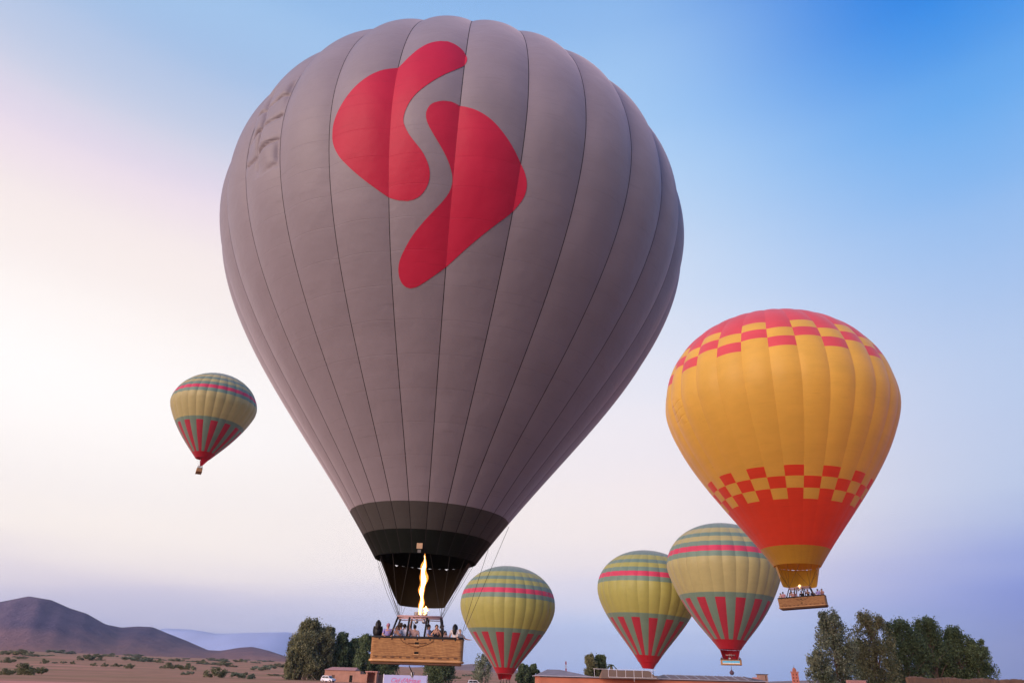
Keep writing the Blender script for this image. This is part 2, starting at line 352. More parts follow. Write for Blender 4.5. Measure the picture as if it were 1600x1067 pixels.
def interp(az, tab): return float(np.interp(az, [t[0] for t in tab], [t[1] for t in tab]))
def ridge(name, tab, dist, depth, mat, seed, az0, az1, nA=150, nD=26, rough=0.06):
    """a range of hills as a height field: crest height from elevation angles, gullies from layered waves"""
    r = random.Random(seed); ph = [(r.uniform(0.15, 2.4), r.uniform(0, 6.28), r.uniform(0.3, 1)) for _ in range(14)]
    v = []
    for j in range(nD+1):
        q = j/nD*2-1                      # -1 front foot .. 0 crest .. 1 back foot
        for i in range(nA+1):
            a = az0+(az1-az0)*i/nA
            crest_d = dist*(1+0.05*math.sin(a*0.35+seed))
            d = crest_d+q*depth*(1 if q < 0 else 0.8)
            x, y = d*math.sin(rad(a)), d*math.cos(rad(a))
            g = gz(x, y)
            el = max(interp(a, tab), -1)
            H = max(0.0, EYE.z+crest_d*math.tan(rad(el))/1.0 - g)
            s = max(0.0, 1-abs(q)); prof = s*s*(3-2*s)
            prof = 0.55*prof+0.45*s**1.6
            gul = sum(w*math.sin(k*a*2.3+p+q*3*k*math.sin(p)) for k, p, w in ph)/6
            v.append((x, y, g-6*(1-s)+H*prof*(1+rough*gul*(1-s)*3.0*s*1.5)))
    w = nA+1
    f = [(j*w+i, j*w+i+1, (j+1)*w+i+1, (j+1)*w+i) for j in range(nD) for i in range(nA)]
    o = mesh_obj(name, v, f, mat, smooth=True); tag(o, kind='structure'); return o
HILL = [(-62, 1.6), (-52, 2.2), (-46, 2.0), (-40.51, 2.49), (-37.72, 3.23), (-34.55, 3.65), (-33.11, 4.11), (-31.8, 3.97), (-30.57, 3.53), (-29.56, 3.28), (-28.26, 2.67), (-27.25, 2.52), (-26.29, 2.64), (-25.36, 2.65), (-24.39, 2.32), (-23.06, 1.89), (-21.47, 1.32), (-20.61, 1.31), (-19.37, 1.56), (-18.51, 1.64), (-17.36, 1.42), (-15.95, 1.04), (-14.55, 0.74), (-12, 0.2)]
FAR = [(-70, 1.8), (-50, 2.0), (-40, 2.4), (-30, 2.2), (-25.38, 2.4), (-24.86, 2.59), (-22.79, 2.6), (-21.04, 2.39), (-18.46, 2.58), (-16.23, 2.71), (-12.93, 2.26), (-9.01, 1.2), (-4, 0.5), (2, 0.1)]
MID = [(-13, 0.2), (-8.92, 0.5), (-6.57, 0.62), (-4.2, 0.78), (-2.03, 0.98), (0.16, 0.77), (2.59, 0.3), (6, 0.05), (18, 0.2), (25, 0.55), (30, 0.4), (45, 0.5)]
M_HILL = material('hill_scree', (0.105, 0.078, 0.108), 0.95, 0.30, 0.008, bump=0.5, bscale=0.03)
M_FAR = material('far_range_hazed', (0.36, 0.42, 0.62), 0.95, 0.1, 0.002)  # distance haze put into the colour: rock paled towards sky blue
def hill_material():
    mt = bpy.data.materials.new('hill_soil'); mt.use_nodes = True; t = mt.node_tree; t.nodes.clear()
    n = lambda k: t.nodes.new(k); l = t.links.new
    out = n('ShaderNodeOutputMaterial'); p = n('ShaderNodeBsdfPrincipled'); p.inputs['Roughness'].default_value = 0.95; p.inputs['Specular IOR Level'].default_value = 0.05
    co = n('ShaderNodeTexCoord'); sx = n('ShaderNodeSeparateXYZ'); l(co.outputs['Object'], sx.inputs[0])
    nz = n('ShaderNodeTexNoise'); nz.inputs['Scale'].default_value = 0.006; nz.inputs['Detail'].default_value = 9; nz.inputs['Roughness'].default_value = 0.65; l(co.outputs['Object'], nz.inputs['Vector'])
    ma = n('ShaderNodeMath'); ma.operation = 'MULTIPLY_ADD'; l(nz.outputs['Fac'], ma.inputs[0]); ma.inputs[1].default_value = -110; l(sx.outputs[2], ma.inputs[2])
    mr = n('ShaderNodeMapRange'); l(ma.outputs[0], mr.inputs[0]); mr.inputs[1].default_value = -25; mr.inputs[2].default_value = 70
    r1 = n('ShaderNodeValToRGB'); l(nz.outputs['Fac'], r1.inputs[0]); e = r1.color_ramp.elements; e[0].position = .3; e[1].position = .7
    e[0].color = (0.082, 0.062, 0.11, 1); e[1].color = (0.155, 0.11, 0.16, 1)
    mx = n('ShaderNodeMix'); mx.data_type = 'RGBA'; l(mr.outputs[0], mx.inputs[0]); mx.inputs[6].default_value = (0.30, 0.15, 0.125, 1); l(r1.outputs[0], mx.inputs[7])
    nb = n('ShaderNodeTexNoise'); nb.inputs['Scale'].default_value = 0.012; nb.inputs['Detail'].default_value = 10; nb.inputs['Roughness'].default_value = 0.7; l(co.outputs['Object'], nb.inputs['Vector'])
    bp = n('ShaderNodeBump'); bp.inputs['Strength'].default_value = 0.8; bp.inputs['Distance'].default_value = 40; l(nb.outputs['Fac'], bp.inputs['Height']); l(bp.outputs[0], p.inputs['Normal'])
    l(mx.outputs[2], p.inputs['Base Color']); l(p.outputs[0], out.inputs[0]); return mt
M_HILL = hill_material()
ridge('hill', HILL, 3300, 900, M_HILL, 3, -62, -12, 260, 40, 0.13)
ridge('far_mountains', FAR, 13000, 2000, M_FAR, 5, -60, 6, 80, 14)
ridge('low_hills', MID, 3600, 800, material('low_hill_scree', (0.22, 0.12, 0.10), 0.95, 0.25, 0.01), 8, -13, 45, 110, 16)

# ------------------------------------------------------------------ trees and shrubs
M_LEAF = [material('leaf_olive', (0.155, 0.165, 0.075), 0.7, 0.35, 0.35, transl=0.38, island=0.55, col2=(0.22, 0.21, 0.11)),
          material('leaf_deep', (0.088, 0.130, 0.060), 0.7, 0.35, 0.3, transl=0.38, island=0.55, col2=(0.13, 0.165, 0.075)),
          material('leaf_grey', (0.15, 0.19, 0.11), 0.7, 0.3, 0.4, transl=0.38, island=0.55, col2=(0.23, 0.24, 0.16))]
M_BARK = material('pale_bark', (0.20, 0.14, 0.11), 0.9, 0.3, 3, bump=0.4)
def leaf_cloud(pts, size, r, droop=0.6):
    """numpy: one bent quad per point, random heading, tips hanging"""
    n = len(pts); P = np.array(pts)
    g = np.random.default_rng(r.randrange(1 << 30))
    az = g.uniform(0, 2*PI, n); el = g.normal(-droop, 0.5, n)
    d = np.stack([np.cos(az)*np.cos(el), np.sin(az)*np.cos(el), np.sin(el)], 1)
    w = np.cross(d, g.normal(0, 1, (n, 3))); w /= np.linalg.norm(w, axis=1)[:, None]+1e-9
    s = (size*g.uniform(0.6, 1.35, n))[:, None]
    a = P-d*s*0.5; b = P+w*s*0.27; c = P+d*s*0.62; e = P-w*s*0.27
    V = np.stack([a, b, c, e], 1).reshape(-1, 3)
    F = np.arange(4*n).reshape(-1, 4)
    return V, F
def fast_mesh(name, V, F, mat, parent, origin):
    me = bpy.data.meshes.new(name); base = Vector(origin)
    V = (V-np.array(origin)).astype(np.float32)
    me.vertices.add(len(V)); me.vertices.foreach_set('co', V.ravel())
    me.loops.add(F.size); me.loops.foreach_set('vertex_index', F.ravel().astype(np.int32))
    me.polygons.add(len(F)); me.polygons.foreach_set('loop_start', np.arange(0, F.size, 4, dtype=np.int32)); me.polygons.foreach_set('loop_total', np.full(len(F), 4, dtype=np.int32))
    me.materials.append(mat); me.update(calc_edges=True)
    o = bpy.data.objects.new(name, me); link(o); o.parent = parent
    o.location = base-parent.location if parent else base
    return o
def tree(x, y, top, width, label, seed, leaf=0, nclump=64, per=120, size=0.4, cb=0.18, name='eucalyptus_tree', group=None, stems=1, column=1.0, z0=None):
    r = random.Random(seed); z = gz(x, y) if z0 is None else z0
    H = top-z; o = empty(name, (x, y, z-0.05), label, 'tree', group)
    R = width/2
    tb = MB(); clumps = []
    for k in range(nclump):
        t = r.random()**0.85
        zc = H*(cb+(0.985-cb)*t)
        env = max(0.28, math.sqrt(max(0.0, 1-((t-0.42)/(0.60+0.12*(column-1)))**2)))
        a = r.uniform(0, 2*PI); q = math.sqrt(r.random())
        rr = R*env*q*0.84
        cs = R*r.uniform(0.2, 0.36)*(1.1-0.4*t)
        clumps.append((Vector((x+rr*math.cos(a), y+rr*math.sin(a), z+zc-cs*0.8)), cs))
    # a few tall leaders break the outline
    for k in range(4):
        a = r.uniform(0, 2*PI); q = r.uniform(0, 0.5)*R
        for j in range(3): clumps.append((Vector((x+q*math.cos(a), y+q*math.sin(a), z+H*(0.80+0.075*j)*r.uniform(0.93, 1.0))), R*(0.17-0.03*j)))
    for s in range(stems):
        bx = x+(r.uniform(-0.35, 0.35)*R if stems > 1 else 0); by = y+(r.uniform(-0.35, 0.35)*R if stems > 1 else 0)
        lean = Vector((r.uniform(-.1, .1)*R, r.uniform(-.1, .1)*R, 0))
        r0 = H*0.018/math.sqrt(stems)+0.05
        tb.tube([(bx, by, z-0.3), (bx+lean.x*.3, by+lean.y*.3, z+H*0.3), (x+lean.x, y+lean.y, z+H*0.62), (x+lean.x*1.2, y+lean.y*1.2, z+H*0.9)], [r0*1.25, r0*0.9, r0*0.5, r0*0.15], 7)
    for c, cs in clumps[::2]:
        zz_ = max(z+H*0.12, c.z-H*r.uniform(0.12, 0.25)); b = Vector((x, y, zz_))
        mid = b.lerp(c, 0.55)+Vector((0, 0, H*0.02)); tb.tube([b, mid, c], [H*0.006, H*0.004, H*0.0015], 5, caps=False)
    tb.build('trunk', M_BARK, o, smooth=True)
    pts = []
    for c, cs in clumps:
        for _ in range(per):
            u = Vector((r.gauss(0, 1), r.gauss(0, 1), r.gauss(0, 1))); u.normalize()
            u *= cs*(r.random()**0.45)*(1.0 if r.random() < .88 else r.uniform(1.1, 1.6)); pts.append((c.x+u.x, c.y+u.y, c.z+u.z*1.45))
    V, F = leaf_cloud(pts, size, r)
    fast_mesh('crown', V, F, M_LEAF[leaf], o, (x, y, z))
    return o
def px_tree(px, top_px, wpx, Y, label, seed, **k):
    p = at(px, top_px, Y); w = wpx/FPX*(CF.dot(p-EYE)); return tree(p.x, p.y, p.z, w, label, seed, **k)
# left grove behind the clay buildings
GL = 'eucalyptus trees of the left grove'
px_tree(487, 967, 61, 300, 'tallest broad eucalyptus at the left end of the left grove', 11, leaf=0, nclump=133, per=150, size=0.72, cb=0.10, group=GL, stems=3)
px_tree(466, 1000, 31, 296, 'lower eucalyptus on the outer left edge of the left grove', 12, leaf=0, nclump=56, per=130, size=0.7, cb=0.08, group=GL, stems=2)
px_tree(514, 977, 41, 303, 'eucalyptus standing just right of the tallest tree in the left grove', 13, leaf=0, nclump=84, per=130, size=0.7, cb=0.12, group=GL, stems=2)
px_tree(536, 988, 44, 308, 'rounded dark eucalyptus behind the clay building with the pink roof', 14, leaf=1, nclump=84, per=130, size=0.7, cb=0.10, group=GL)
px_tree(556, 996, 36, 312, 'lower dark eucalyptus between the clay building and the large basket', 15, leaf=1, nclump=70, per=130, size=0.7, cb=0.10, group=GL)
px_tree(573, 990, 38, 300, 'dark eucalyptus partly hidden by the left end of the large basket', 16, leaf=1, nclump=84, per=130, size=0.7, cb=0.10, group=GL)
px_tree(604, 1012, 51, 306, 'dark tree mostly hidden behind the left half of the large basket', 17, leaf=1, nclump=84, per=130, size=0.7, cb=0.10, group=GL)
px_tree(688, 1012, 56, 300, 'dark tree below the right half of the large basket', 18, leaf=1, nclump=98, per=130, size=0.7, cb=0.10, stems=2)
px_tree(755, 1019, 38, 290, 'thin open tree left of the low lime green balloon', 19, leaf=2, nclump=56, per=60, size=0.55, cb=0.16)
px_tree(818, 1036, 26, 300, 'small round tree touching the right side of the low balloon mouth', 20, leaf=1, nclump=56, per=120, size=0.6, cb=0.12)
px_tree(834, 1036, 23, 302, 'small round tree beside the end of the terracotta building', 21, leaf=1, nclump=56, per=120, size=0.6, cb=0.12)
px_tree(923, 1020, 26, 165, 'left half of the twin round trees behind the metal roof', 22, leaf=0, nclump=90, per=130, size=0.36, cb=0.03, column=1.8)
px_tree(937, 1022, 28, 167, 'right half of the twin round trees behind the metal roof', 23, leaf=1, nclump=90, per=130, size=0.36, cb=0.03, column=1.8)
# right grove
GR = 'trees of the right grove'
px_tree(1296, 951, 73, 92, 'tallest slender tree at the left end of the right grove', 31, leaf=2, nclump=112, per=120, size=0.24, cb=0.05, group=GR, stems=2, column=1.5)
px_tree(1276, 1014, 50, 90, 'small bushy tree at the foot of the right grove beside the minaret', 32, leaf=2, nclump=70, per=130, size=0.24, cb=0.02, group=GR)
px_tree(1354, 953, 73, 95, 'second tall tree of the right grove with an open airy crown', 33, leaf=0, nclump=112, per=120, size=0.24, cb=0.05, group=GR, stems=2, column=1.3)
px_tree(1400, 966, 78, 99, 'dense dark tree in the middle of the right grove', 34, leaf=1, nclump=125, per=120, size=0.25, cb=0.05, group=GR)
px_tree(1443, 962, 73, 100, 'dark tree with a pointed leader right of the middle of the right grove', 35, leaf=1, nclump=125, per=120, size=0.25, cb=0.05, group=GR)
px_tree(1485, 976, 78, 100, 'dark tree with a thin tip near the right end of the right grove', 36, leaf=1, nclump=125, per=120, size=0.25, cb=0.05, group=GR)
px_tree(1518, 996, 54, 98, 'rounded lowest tree at the right end of the right grove', 37, leaf=1, nclump=98, per=120, size=0.25, cb=0.03, group=GR)
px_tree(1334, 996, 50, 104, 'dark bushy tree filling the gap between the two tall trees of the right grove', 41, leaf=1, nclump=80, per=110, size=0.25, cb=0.02, group=GR)
px_tree(1424, 990, 66, 108, 'low dark tree filling the back of the middle of the right grove', 42, leaf=1, nclump=90, per=110, size=0.25, cb=0.02, group=GR)
px_tree(1466, 992, 62, 108, 'low dark tree behind the right half of the right grove', 43, leaf=1, nclump=90, per=110, size=0.25, cb=0.02, group=GR)
px_tree(548, 1004, 60, 318, 'dark tree closing the gap at the back of the left grove', 44, leaf=1, nclump=90, per=110, size=0.7, cb=0.02, group=GL)
# little palm by the roof terrace
def palm(px, top, Y):
    p = at(px, top, Y); z = gz(p.x, p.y); o = empty('palm_tree', (p.x, p.y, z), 'little palm tree poking up beside the twin round trees', 'tree')
    b = MB(); b.tube([(p.x, p.y, z-.2), (p.x+.1, p.y, p.z-0.8)], [0.22, 0.16], 8); b.build('trunk', M_BARK, o)
    r = random.Random(4)
    for k in range(16):
        a = 2*PI*k/16+r.uniform(-.1, .1); e = r.uniform(-0.1, 1.2); pts = []
        for j in range(5):
            t = j/4; pts.append(Vector((p.x+.1+math.cos(a)*1.5*t*math.cos(e*.6), p.y+math.sin(a)*1.5*t*math.cos(e*.6), p.z-0.8+0.8*math.sin(e)*t*1.4-1.1*t*t)))
        v = []; f = []
        for j, q in enumerate(pts):
            wv = Vector((-math.sin(a), math.cos(a), 0))*(0.16*(1-abs(j/4-.4)))
            v += [q-wv-Vector((0, 0, .06)), q, q+wv-Vector((0, 0, .06))]
        for j in range(4):
            f += [(3*j, 3*j+1, 3*j+4, 3*j+3), (3*j+1, 3*j+2, 3*j+5, 3*j+4)]
        mesh_obj('frond', v, f, M_LEAF[1], o)
palm(954, 1032, 160)
# shrubs scattered over the plain
def shrub_mesh(seed, leaf):
    r = random.Random(seed); pts = []
    for k in range(16):
        c = Vector((r.uniform(-.85, .85), r.uniform(-.6, .6), 0)); c.z = r.uniform(0.15, 0.75)*(1-0.5*abs(c.x)); cs = r.uniform(.16, .3)
        for _ in range(70):
            u = Vector((r.gauss(0, 1), r.gauss(0, 1), r.gauss(0, 1))).normalized()*cs*r.random()**.4; pts.append((c.x+u.x, c.y+u.y, max(0, c.z+u.z)))
    V, F = leaf_cloud(pts, 0.15, r, -0.3); return V, F
SHM = []
for i in range(4):
    V, F = shrub_mesh(50+i, 0); o = fast_mesh('shrub', V, F, M_LEAF[(0, 0, 2, 2)[i]], None, (0, 0, 0)); SHM.append(o.data); bpy.data.objects.remove(o)
def ground_hit(px, py):
    d = (CF + CR*((px-800)/FPX) - CU*((py-533.5)/FPX)); d /= d.y
    y = 40.0
    while y < 3200:
        p = EYE+d*y
        if p.z <= gz(p.x, p.y): return p
        y *= 1.01
    return EYE+d*3000
SHRUBS = [(40, 1054, 60, 17, 0), (8, 1054, 26, 10, 0), (12, 1035, 22, 8, 0), (30, 1023, 44, 9, 1), (8, 1022, 30, 6, 1), (69, 1036, 15, 7, 0), (85, 1036, 8, 3, 3), (99, 1036, 10, 4, 3), (113, 1037, 8, 5, 0), (58, 1014, 6, 4, 0), (95, 1021, 46, 7, 2), (136, 1031, 30, 9, 1), (152, 1027, 30, 6, 1), (172, 1026, 24, 6, 0), (146, 1040, 12, 5, 0), (163, 1041, 11, 6, 0), (182, 1041, 18, 5, 0), (202, 1044, 20, 8, 1), (215, 1033, 52, 9, 2), (247, 1035, 16, 6, 0), (265, 1044, 30, 9, 0), (291, 1046, 28, 10, 0), (275, 1033, 26, 5, 1), (292, 1054, 22, 7, 2), (338, 1058, 40, 16, 1), (380, 1060, 40, 12, 2), (315, 1036, 18, 6, 0), (350, 1040, 30, 7, 1), (410, 1047, 46, 10, 2), (375, 1034, 22, 5, 0), (435, 1042, 30, 6, 1), (200, 1024, 20, 3, 1), (330, 1030, 16, 3, 1), (730, 1056, 20, 4, 2), (712, 1060, 18, 4, 1), (745, 1051, 24, 4, 1)]
_r = random.Random(21)
for _ in range(26):
    px = _r.uniform(0, 450); base = 1016+px*0.036; SHRUBS.append((px, base+abs(_r.gauss(0, 1))*9+1, _r.uniform(8, 34), _r.uniform(2, 4.5), _r.choice((1, 2, 3))))
for i, (px, py, w, h, k) in enumerate(SHRUBS):
    p = ground_hit(px, py); dep = CF.dot(p-EYE); sx = w/FPX*dep/2.05; sz = h/FPX*dep/0.86*0.95
    o = bpy.data.objects.new('shrub', SHM[k]); link(o); o.location = (p.x, p.y, gz(p.x, p.y)-0.03); o.scale = (sx, sx*0.8, sz); o.rotation_euler = (0, 0, rng.uniform(-.4, .4)+(PI if rng.random() < .5 else 0))
    lab = 'low olive shrub on the dry plain below the hills'
    if i == 0: lab = 'largest dark green shrub beside the dirt track at the far left'
    if i == 24: lab = 'wide rounded shrub on the plain nearest to the left grove'
    tag(o, lab, 'shrub', 'low shrubs dotting the dry plain')

# ------------------------------------------------------------------ buildings and walls
M_CLAY = material('clay_plaster', (0.40, 0.21, 0.15), 0.92, 0.15, 0.6, bump=0.25, bscale=6)
M_TERRA = material('terracotta_plaster', (0.44, 0.155, 0.09), 0.9, 0.14, 0.35, bump=0.15, bscale=8)
M_PINKW = material('pink_plaster', (0.46, 0.22, 0.19), 0.9, 0.1, 0.5)
M_ROOF = material('grey_roof_sheet', (0.21, 0.16, 0.18), 0.55, 0.2, 0.7)
M_SLATE = material('dark_roof_sheet', (0.10, 0.085, 0.10), 0.5, 0.25, 1.5)
M_EAVE = material('pale_eave', (0.36, 0.36, 0.42), 0.6)
M_WHITE = material('white_paint', (0.72, 0.70, 0.72), 0.5, 0.05)
M_THATCH = material('brown_thatch', (0.20, 0.12, 0.075), 0.95, 0.3, 4, bump=0.6, stretch=(6, 6, 1))
M_ADOBE = material('dark_adobe', (0.17, 0.095, 0.06), 0.95, 0.25, 1.2, bump=0.6, bscale=5)
def line_x(px, Y): return at(px, 1060, Y).x
# long terracotta building with metal roofs
def terracotta_building():
    Y = 130.0; D = 16.0
    x0, x1, x2, x3 = line_x(842, Y), line_x(910, Y), line_x(1038, Y), line_x(1196, Y)
    z0 = GZ-0.1
    ze = at(845, 1055.5, Y).z; 
    o = empty('terracotta_building', ((x0+x3)/2, Y, GZ), 'long low terracotta building with grey metal roofs under the balloons', 'building')
    b = MB(); b.box(((x0+x3)/2, Y+D/2, (z0+ze)/2), (x3-x0, D, ze-z0)); b.build('wall', M_TERRA, o)
    e = MB(); e.box(((x0+x3)/2-.1, Y+D/2, ze+0.06), (x3-x0+0.8, D+0.9, 0.12)); e.build('eave', M_EAVE, o)
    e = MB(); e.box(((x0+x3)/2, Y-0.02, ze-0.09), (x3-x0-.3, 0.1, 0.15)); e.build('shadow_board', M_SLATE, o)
    pk = at(868, 1045.5, Y+6); zt = ze+0.12
    xl, xr = x0-0.3, line_x(925, Y)
    b = MB(); b.add([(xl, Y-.4, zt), (xr, Y-.4, zt), (xr, Y+12, zt), (xl, Y+12, zt), (pk.x-1.5, Y+5.5, pk.z), (pk.x+0.8, Y+5.5, pk.z)], [(0, 1, 5, 4), (1, 2, 5), (2, 3, 4, 5), (3, 0, 4), (0, 3, 2, 1)])
    b.build('hip_roof', M_ROOF, o)
    # ribbed sheet roof of the right wing, each rib modelled
    xa, xb = line_x(1044, Y), line_x(1176, Y); zr = at(1100, 1055.2, Y+4).z; zl = zt+0.01
    b = MB(); b.add([(xa-1.5, Y-.4, zl), (xb+2.2, Y-.4, zl), (xb, Y+4, zr), (xa, Y+4, zr), (xa-1.5, Y+8.4, zl), (xb+2.2, Y+8.4, zl)], [(0, 1, 2, 3), (3, 2, 5, 4), (0, 3, 4), (1, 5, 2)])
    rf = b.build('sheet_roof', M_SLATE, o)
    me = None
    for i in range(26):
        x = xa+(xb-xa)*(i+0.5)/26
        r_ = MB(); r_.tube([(x, Y-.38, zl+.03), (x, Y+3.98, zr+.03)], 0.07, 6); q = r_.build('rib', M_EAVE if i % 3 == 0 else M_ROOF, rf)
    for i, px in enumerate((870, 905, 985, 1080, 1130)):
        w = MB(); x = line_x(px, Y); w.box((x, Y-.03, ze-0.75), (0.5, 0.08, 0.02)); w.build('ledge', M_PINKW, o)
terracotta_building()
def roof_terrace():
    Y = 126.0
    x0, x1 = line_x(927, Y), line_x(1028, Y); zb = GZ; zt = at(975, 1045.5, Y).z; zm = at(975, 1054, Y).z
    o = empty('terrace_shelter', ((x0+x1)/2, Y, GZ), 'thatched terrace shelter behind a thin pale railing frame on the roof edge', 'shelter')
    y0 = Y+0.8; xa, xb = line_x(940, Y), line_x(1032, Y); xc, xd = line_x(945, Y), line_x(1020, Y)
    b = MB(); b.add([(xa, y0, zm-.55), (xb, y0, zm-.55), (xd, y0+2.4, zt-0.05), (xc, y0+2.4, zt-.05), (xa, y0+3.0, zm-.55), (xb, y0+3.0, zm-.55)], [(0, 1, 2, 3), (3, 2, 5, 4), (0, 3, 4), (1, 5, 2), (0, 4, 5, 1)])
    b.build('thatch_roof', M_THATCH, o)
    for px in (929, 951, 964, 978, 991, 1004, 1019):
        x = line_x(px, Y); b = MB(); b.tube([(x, Y, zt-(1.75 if px == 991 else 1.1)), (x, Y, zt)], 0.03, 6); b.build('post', M_WHITE, o)
    for z, a, c in ((zt, 927, 1026), (zm-.35, 951, 1026)):
        b = MB(); b.tube([(line_x(a, Y), Y-.06, z), (line_x(c, Y), Y-.06, z)], 0.03, 6); b.build('rail', M_WHITE, o)
roof_terrace()
def tower_block():
    Y = 150; x0, x1 = line_x(1187, Y), line_x(1200, Y); zt = at(1194, 1053.5, Y).z
    o = empty('water_tower', ((x0+x1)/2, Y, GZ), 'square tan water tower block at the right end of the terracotta building', 'tower')
    b = MB(); w = x1-x0; b.box(((x0+x1)/2, Y+w/2, (GZ-.1+zt)/2), (w, w, zt-GZ+.1)); b.build('wall', material('tan_plaster', (0.33, 0.2, 0.15), 0.9, 0.15, 0.6), o, bevel=.04)
    b = MB(); b.box(((x0+x1)/2, Y+w/2, zt+.06), (w+.25, w+.25, .14)); b.build('cap', M_SLATE, o)
    b = MB(); b.box((x1-.42, Y-.02, zt-0.6), (0.1, 0.06, 0.9)); b.build('slot_window', M_DARK, o)
    b = MB(); b.box((x0-.55, Y+w/2, (GZ+zt-.5)/2), (0.9, w*.8, zt-.5-GZ)); b.build('annex', M_PINKW, o)
tower_block()
def minaret():
    Y = 260; c = at(1241.5, 1050, Y); z0 = gz(c.x, Y); w = 10.5/FPX*CF.dot(c-EYE); zt = at(1241, 1050.5, Y).z
    o = empty('minaret', (c.x, Y, z0), 'square terracotta minaret rising left of the right grove', 'minaret')
    b = MB(); b.box((c.x, Y, (z0+zt)/2), (w, w, zt-z0), Matrix.Rotation(rad(-22), 3, 'Z')); b.build('shaft', material('minaret_plaster', (0.5, 0.16, 0.11), 0.9, 0.12, 1), o)
    b = MB()
    b.box((c.x, Y, zt+.08), (w*1.12, w*1.12, .2), Matrix.Rotation(rad(-22), 3, 'Z')); b.build('parapet', M_TERRA, o)
    for i in range(-2, 3):
        for s in (-1, 1):
            q = Matrix.Rotation(rad(-22), 3, 'Z') @ Vector((i*w*.24, s*w*.52, 0)); bb = MB(); bb.box((c.x+q.x, Y+q.y, zt+.32), (w*.14, .2, .3), Matrix.Rotation(rad(-22), 3, 'Z')); bb.build('merlon', M_TERRA, o)
    b = MB(); b.box((c.x, Y, zt+.55), (w*.45, w*.45, .9)); b.ball((c.x, Y, zt+1.05), w*.25, 10); b.build('lantern', M_TERRA, o)
    b = MB(); b.tube([(c.x, Y, zt+1.4), (c.x, Y, zt+2.6)], [0.06, 0.02], 6); b.ball((c.x, Y, zt+1.7), .15); b.build('finial', M_SLATE, o)
    R22 = Matrix.Rotation(rad(-22), 3, 'Z')
    for k in range(3):
        for s in (-.22, .22):
            q = R22 @ Vector((s*w, -w*.5-.01, 0)); b = MB(); b.box((c.x+q.x, Y+q.y, zt-.6-k*.95), (w*.12, .08, .45), R22); b.build('window', M_DARK, o)
minaret()
def adobe_wall():
    Y = 62.0; o = None; pts = []
    r = random.Random(9); n = 90
    x0, x1 = line_x(1417, Y), line_x(1660, Y)
    za, zb = at(1420, 1057, Y).z, at(1600, 1060.5, Y).z
    v = []; f = []
    for i in range(n+1):
        t = i/n; x = x0+(x1-x0)*t; y = Y+t*3
        top = za+(zb-za)*t+r.uniform(-.035, .03)+.05*math.sin(t*25)
        for (yy, z) in ((y-.22, GZ-.1), (y-.2, top-.08), (y-.1, top), (y+.12, top-.01), (y+.22, top-.1), (y+.25, GZ-.1)): v.append((x, yy+r.uniform(-.02, .02), z))
    for i in range(n):
        for j in range(5): f.append((i*6+j, (i+1)*6+j, (i+1)*6+j+1, i*6+j+1))
    f += [(5, 4, 3, 2, 1, 0), tuple(n*6+j for j in range(6))]
    o = mesh_obj('adobe_wall', v, f, M_ADOBE, smooth=False, origin=((x0+x1)/2, Y, GZ)); tag(o, 'rough dark adobe wall in front of the right grove', 'wall')
adobe_wall()
def low_wall():
    Y = 84; x0, x1 = line_x(1322, Y), line_x(1352, Y); z = at(1335, 1062, Y).z
    b = MB(); b.box(((x0+x1)/2, Y, (GZ-.1+z)/2), (x1-x0, .3, z-GZ+.1)); o = b.build('garden_wall', M_PINKW, None, origin=((x0+x1)/2, Y, GZ), bevel=.05); tag(o, 'short pink garden wall under the airy tree of the right grove', 'wall')
low_wall()
def clay_building():
    Y = 262.0; x0, x1, x2 = line_x(506, Y), line_x(553, Y), line_x(562, Y)
    zr = at(530, 1041.5, Y).z; zw = at(530, 1046.5, Y).z; z0 = gz(x0, Y)-.2
    o = empty('clay_building', ((x0+x2)/2, Y, gz(x0, Y)), 'long clay farm building with a pinkish flat roof beside the left grove', 'building')
    b = MB(); b.box(((x0+x1)/2, Y+4, (z0+zw)/2), (x1-x0, 8, zw-z0)); b.build('wall', M_CLAY, o)
    b = MB(); b.add([(x0-.3, Y-.4, zw), (x1+.3, Y-.4, zw), (x1, Y+4, zr), (x0+1.5, Y+4, zr), (x0-.3, Y+8.4, zw), (x1+.3, Y+8.4, zw)], [(0, 1, 2, 3), (3, 2, 5, 4), (0, 3, 4), (1, 5, 2), (0, 4, 5, 1)]); b.build('roof', M_PINKW, o)
    b = MB(); b.box(((x1+x2)/2+.02, Y+3, (z0+zw)/2-.15), (x2-x1, 6, zw-z0)); b.build('side_wing', M_CLAY, o)
    for px in (520, 548):
        b = MB(); x = line_x(px, Y); b.box((x, Y-.02, z0+1.25), (1.0, .08, 2.1)); b.build('door', M_DARK if px > 540 else M_LEATHER, o)
    # lower flank wall and open shed
    o2 = empty('open_shed', (line_x(578, 255), 255, gz(0, 255)), 'small clay shed with a dark open front left of the banner', 'shed')
    xa, xb = line_x(571, 255), line_x(588, 255); zt = at(580, 1049.5, 255).z; zf = GZ-.1
    b = MB()
    b.box((xa+.25, 257, (zf+zt)/2), (.5, 4, zt-zf)); b.box((xb-.25, 257, (zf+zt)/2), (.5, 4, zt-zf)); b.box(((xa+xb)/2, 258.8, (zf+zt)/2), (xb-xa-1.02, .4, zt-zf)); b.build('wall', M_CLAY, o2)
    b = MB(); b.box(((xa+xb)/2, 257, zt+.15), (xb-xa+.6, 4.6, .3)); b.build('roof', M_PINKW, o2)
    o3 = MB(); xa, xb = line_x(560, 258), line_x(604, 258); zt = at(580, 1053, 258).z; o3.box(((xa+xb)/2, 260, (GZ-.1+zt)/2), (xb-xa, .4, zt-GZ+.1)); q = o3.build('yard_wall', M_CLAY, None, origin=((xa+xb)/2, 260, GZ)); tag(q, 'low clay yard wall joining the shed and the farm building', 'wall')
clay_building()
